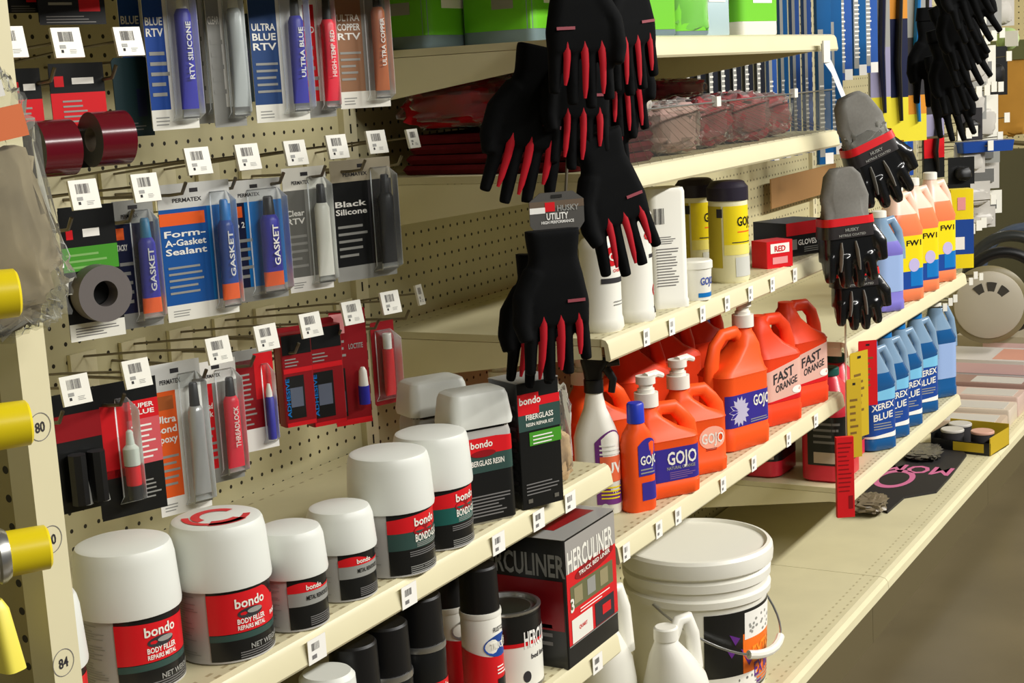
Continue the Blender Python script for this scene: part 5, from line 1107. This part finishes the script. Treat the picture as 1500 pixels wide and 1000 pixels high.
p = atX(1484, 130, 6.6); t = thing('chamois_pack', 'tall golden chamois pack hanging at the far right edge', 'pack', p, R(-80)); MB().blob(.20, .05, .38, mat('golden_chamois', (182, 132, 54), .7, .2, noise_amt=.2, noise_scale=8), 5, .15, 2, .5).build('chamois', t); MB().box(-.10, .10, -.03, -.026, .12, .2, mat('olive_header', (90, 92, 50), .5)).build('header', t, 0)
# wire racks and ledge on the end wall
for i, (py, nm) in enumerate(((208, 'dark ledge rail'), (262, 'upper wire rack'), (283, 'lower wire rack'))):
    a, b = atX(1452, py-2, 7.12), atX(1512, py+3, 7.12); m = MB()
    m.tube([(7.12, a.y, a.z), (7.12, b.y, b.z)], .012 if i == 0 else .005, M_kick if i == 0 else M_wire, 6)
    if i: 
        for k in range(5): y = a.y+(b.y-a.y)*k/4; m.tube([(7.18, y, a.z+.04), (7.12, y, a.z), (7.0, y, a.z)], .004, M_wire, 5)
    tag(m.build('wall_rack'), nm+' on the end wall at the far right', 'rack')
# wheel covers and steering wheel rings
def rot_disc(t, name, r, d, m_, ri=0., slots=False, parent=None):
    n = 48; q = MB(); prof = [(ri, -d*.4), (r*.3, -d), (r*.78, -d*.8), (r*.96, -d*.5), (r, 0)] if not ri else None
    if prof:
        vs = [(x, rad*math.cos(2*math.pi*i/n), rad*math.sin(2*math.pi*i/n)) for rad, x in prof[1:] for i in range(n)]; vs.append((-d, 0, 0)); c = len(vs)-1
        fs = [(c, (i+1) % n, i) for i in range(n)]
        for k in range(len(prof)-2): fs += [(k*n+i, k*n+(i+1) % n, (k+1)*n+(i+1) % n, (k+1)*n+i) for i in range(n)]
        q.add(vs, fs, m_)
    else:
        pts = [(0, (r-ri)*math.cos(2*math.pi*i/n), (r-ri)*math.sin(2*math.pi*i/n)) for i in range(n+1)]; q.tube(pts, ri, m_, 10, False)
    return q.build(name, t, 40)
p = atX(1448, 446, 5.5)
t = thing('wheel_cover', 'grey wheel cover with dark slots at the right edge', 'wheel cover', p, R(18))
M_wc = mat('wheel_cover_grey', (168, 160, 142), .45); rot_disc(t, 'disc', .125, .03, M_wc); rot_disc(t, 'rim', .142, .012, mat('rim_olive', (120, 110, 78), .4))
for k in range(3):
    a0 = R(48+36*k); m = MB(); n = 6; vs = [(-.0285, rad*math.cos(a0+R(24)*i/n), rad*math.sin(a0+R(24)*i/n)) for rad in (.036, .086) for i in range(n+1)]
    m.add(vs, [(i, i+1, n+2+i, n+1+i) for i in range(n)], mat('slot_dark', (52, 48, 40), .7)); m.build('slot', t, 0)
for i, (px, py, x, r, nm) in enumerate(((1470, 425, 5.75, .165, 'dark ring behind the grey wheel cover'), (1480, 405, 5.95, .18, 'large dark ring farther behind the wheel cover'), (1502, 395, 6.2, .19, 'blue-grey ring at the back of the row'))):
    t = thing('wheel_ring', nm, 'ring', atX(px, py, x), R(15), 'dark steering wheel rings'); rot_disc(t, 'ring', r, .02, (M_blackp, mat('ring_dark', (44, 46, 44), .35), mat('ring_bluegrey', (70, 80, 96), .35))[i], .022)
t = thing('display_rack', 'dark olive display rack behind the wheel covers', 'rack', (6.6, -.3, 0)); m = MB().box(-.02, .02, -.6, .28, .3, .95, mat('rack_olive', (84, 80, 56), .6)); m.box(-.3, .02, -.6, .28, .30, .33, mat('rack_olive', (84, 80, 56), .6)); m.build('rack_panel', t, 0)
# ---------------------------------------------------------------- base deck at the right: mat, cans, flat packages
zf = Z_BAS+.0006
P = [atZ(x, y, zf) for x, y in ((1262, 738), (1300, 752), (1325, 730), (1372, 722), (1392, 700), (1416, 668), (1402, 655), (1370, 650), (1330, 652), (1280, 690))]
o = P[0]; t = thing('floor_mat', 'black floor mat with pink lettering on the base deck', 'mat', o)
MB().slab([((q-o).x, (q-o).y) for q in P], 0, .006, mat('rubber_black', (38, 36, 36), .6)).build('mat', t, 0)
m = MB(); c = atZ(1342, 690, zf)-o; ex = Vector((1, 0, 0)); ey = Vector((0, 1, 0)); pk = mat('mat_pink', (206, 110, 150), .6)
c2 = atZ(1345, 691, zf)-o
v, f, w = text2d('MOM'); m.add([(c2.x-b*.085, c2.y-.0+a*.19/w, .0066) for a, b in v], f, pk)
cc = atZ(1310, 704, zf)-o; n = 30; vs = [(cc.x+rad*.10*math.cos(2*math.pi*i/n), cc.y+rad*.055*math.sin(2*math.pi*i/n), .0066) for rad in (1, .72) for i in range(n)]; m.add(vs, [(i, (i+1) % n, (i+1) % n+n, i+n) for i in range(n)], pk); m.build('lettering', t, 0)
t = thing('clear_bag', 'crumpled clear package at the near end of the floor mat', 'bag', atZ(1272, 745, zf+.008), R(10)); MB().blob(.13, .09, .03, mat('crumpled_grey', (120, 108, 88), .3), 61, .35, 5, .6, c=(0, 0, .016)).build('film', t)
t = thing('clear_bag', 'crumpled dark clear package on the far part of the floor mat', 'bag', atZ(1352, 666, zf+.008), R(10)); MB().blob(.16, .10, .018, mat('crumpled_dark', (92, 88, 78), .25), 64, .35, 6, .6, c=(0, 0, .010)).build('film', t)
p = atZ(1428, 664, Z_BAS)
t = thing('display_tray', 'black and yellow tray holding round tins on the base deck', 'tray', (p.x+.07, p.y+.03, Z_BAS), R(-8)); m = MB(); W_, D_, H_ = .16, .185, .055
m.box(-W_/2, W_/2, -D_/2, D_/2, 0, .003, M_black).box(-W_/2, -W_/2+.003, -D_/2, D_/2, 0, H_*.7, M_black).box(W_/2-.003, W_/2, -D_/2, D_/2, 0, H_*1.2, M_oy).box(-W_/2, W_/2, -D_/2, -D_/2+.003, 0, H_, M_oy).box(-W_/2, W_/2, D_/2-.003, D_/2, 0, H_, M_black); m.box(-W_/2-.0008, -W_/2, -D_/2+.02, D_/2-.07, .008, .035, M_oy); m.build('tray', t, 0)
b0 = Vector((p.x+.07, p.y+.03, Z_BAS+.0035))
for i, (dx, dy, nm, c_) in enumerate(((-.035, .045, 'pale-lidded tin at the back left of the tray', 'pale_pack'), (-.035, -.045, 'pinkish-lidded tin at the front left of the tray', 'pink_tin'), (.045, .04, 'tin at the far side of the tray', 'pale_pack'))):
    t = thing('round_tin', nm, 'tin', b0+Vector((dx, dy, 0)), 0, 'round tins in the tray'); MB().cyl(.034, 0, .052, M_dink, k=7).build('tin', t); MB().cyl(.035, .052, .061, MATS.get(c_) or mat('pink_tin', (206, 160, 140), .4), k=7, ch=.002).build('lid', t)
zz = Z_BAS; fl = [(1425, 638, .10, 'lowest of the pale flat packages', (196, 176, 156)), (1430, 622, .0, 'second of the pale flat packages', (210, 196, 178)), (1440, 606, .0, 'third of the pale flat packages', (206, 180, 168)), (1448, 590, 0, 'fourth of the pale flat packages', (150, 120, 110))]
for i, (px, py, q, nm, c_) in enumerate(fl):
    p = atY(px, py, -.42); t = thing('flat_package', nm+' lying in a row on the deck', 'package', (4.80+.145*i, -.36, Z_BAS+.0005), R(2-i), 'flat wrapped packages')
    hh = .042+.012*i; MB().stack([(0, .128, .34, .006), (.004, .132, .344, .008), (hh-.006, .132, .344, .008), (hh, .128, .34, .006)], mat('pkg_%d' % i, c_, .35), 4).build('package', t); 
    MB().box(-.05, .05, -.15, .02, hh, hh+.0008, M_pale).build('label', t, 0)
for i, (x, y, z, w, d, h, c_, nm) in enumerate(((5.52, -.36, .165, .26, .36, .05, (72, 62, 120), 'violet flat package farther along the deck'), (5.53, -.34, .216, .25, .38, .06, (206, 200, 194), 'white printed flat box lying on the violet package'), (5.98, -.34, .165, .3, .4, .12, (176, 164, 140), 'pale carton farther along the deck, under the dark rings'))):
    t = thing('flat_package', nm, 'package', (x, y, z+.0005), 0, 'farther packages on the deck'); MB().stack([(0, w, d, .004), (h, w, d, .004)], mat('farpkg_%d' % i, c_, .4), 3).build('package', t, 30)
    L = MB(); L.box(-w/2-.0015, -w/2-.0006, -.16, .1, h*.2, h*.8, mat('farlab_%d' % i, (226, 190, 190), .5)); L.build('label', t, 0)
    if i == 1: L = MB(); L.box(-.10, .10, -.15, -.02, h, h+.0008, mat('photo_pink', (206, 150, 130), .5)); L.build('top_print', t, 0)
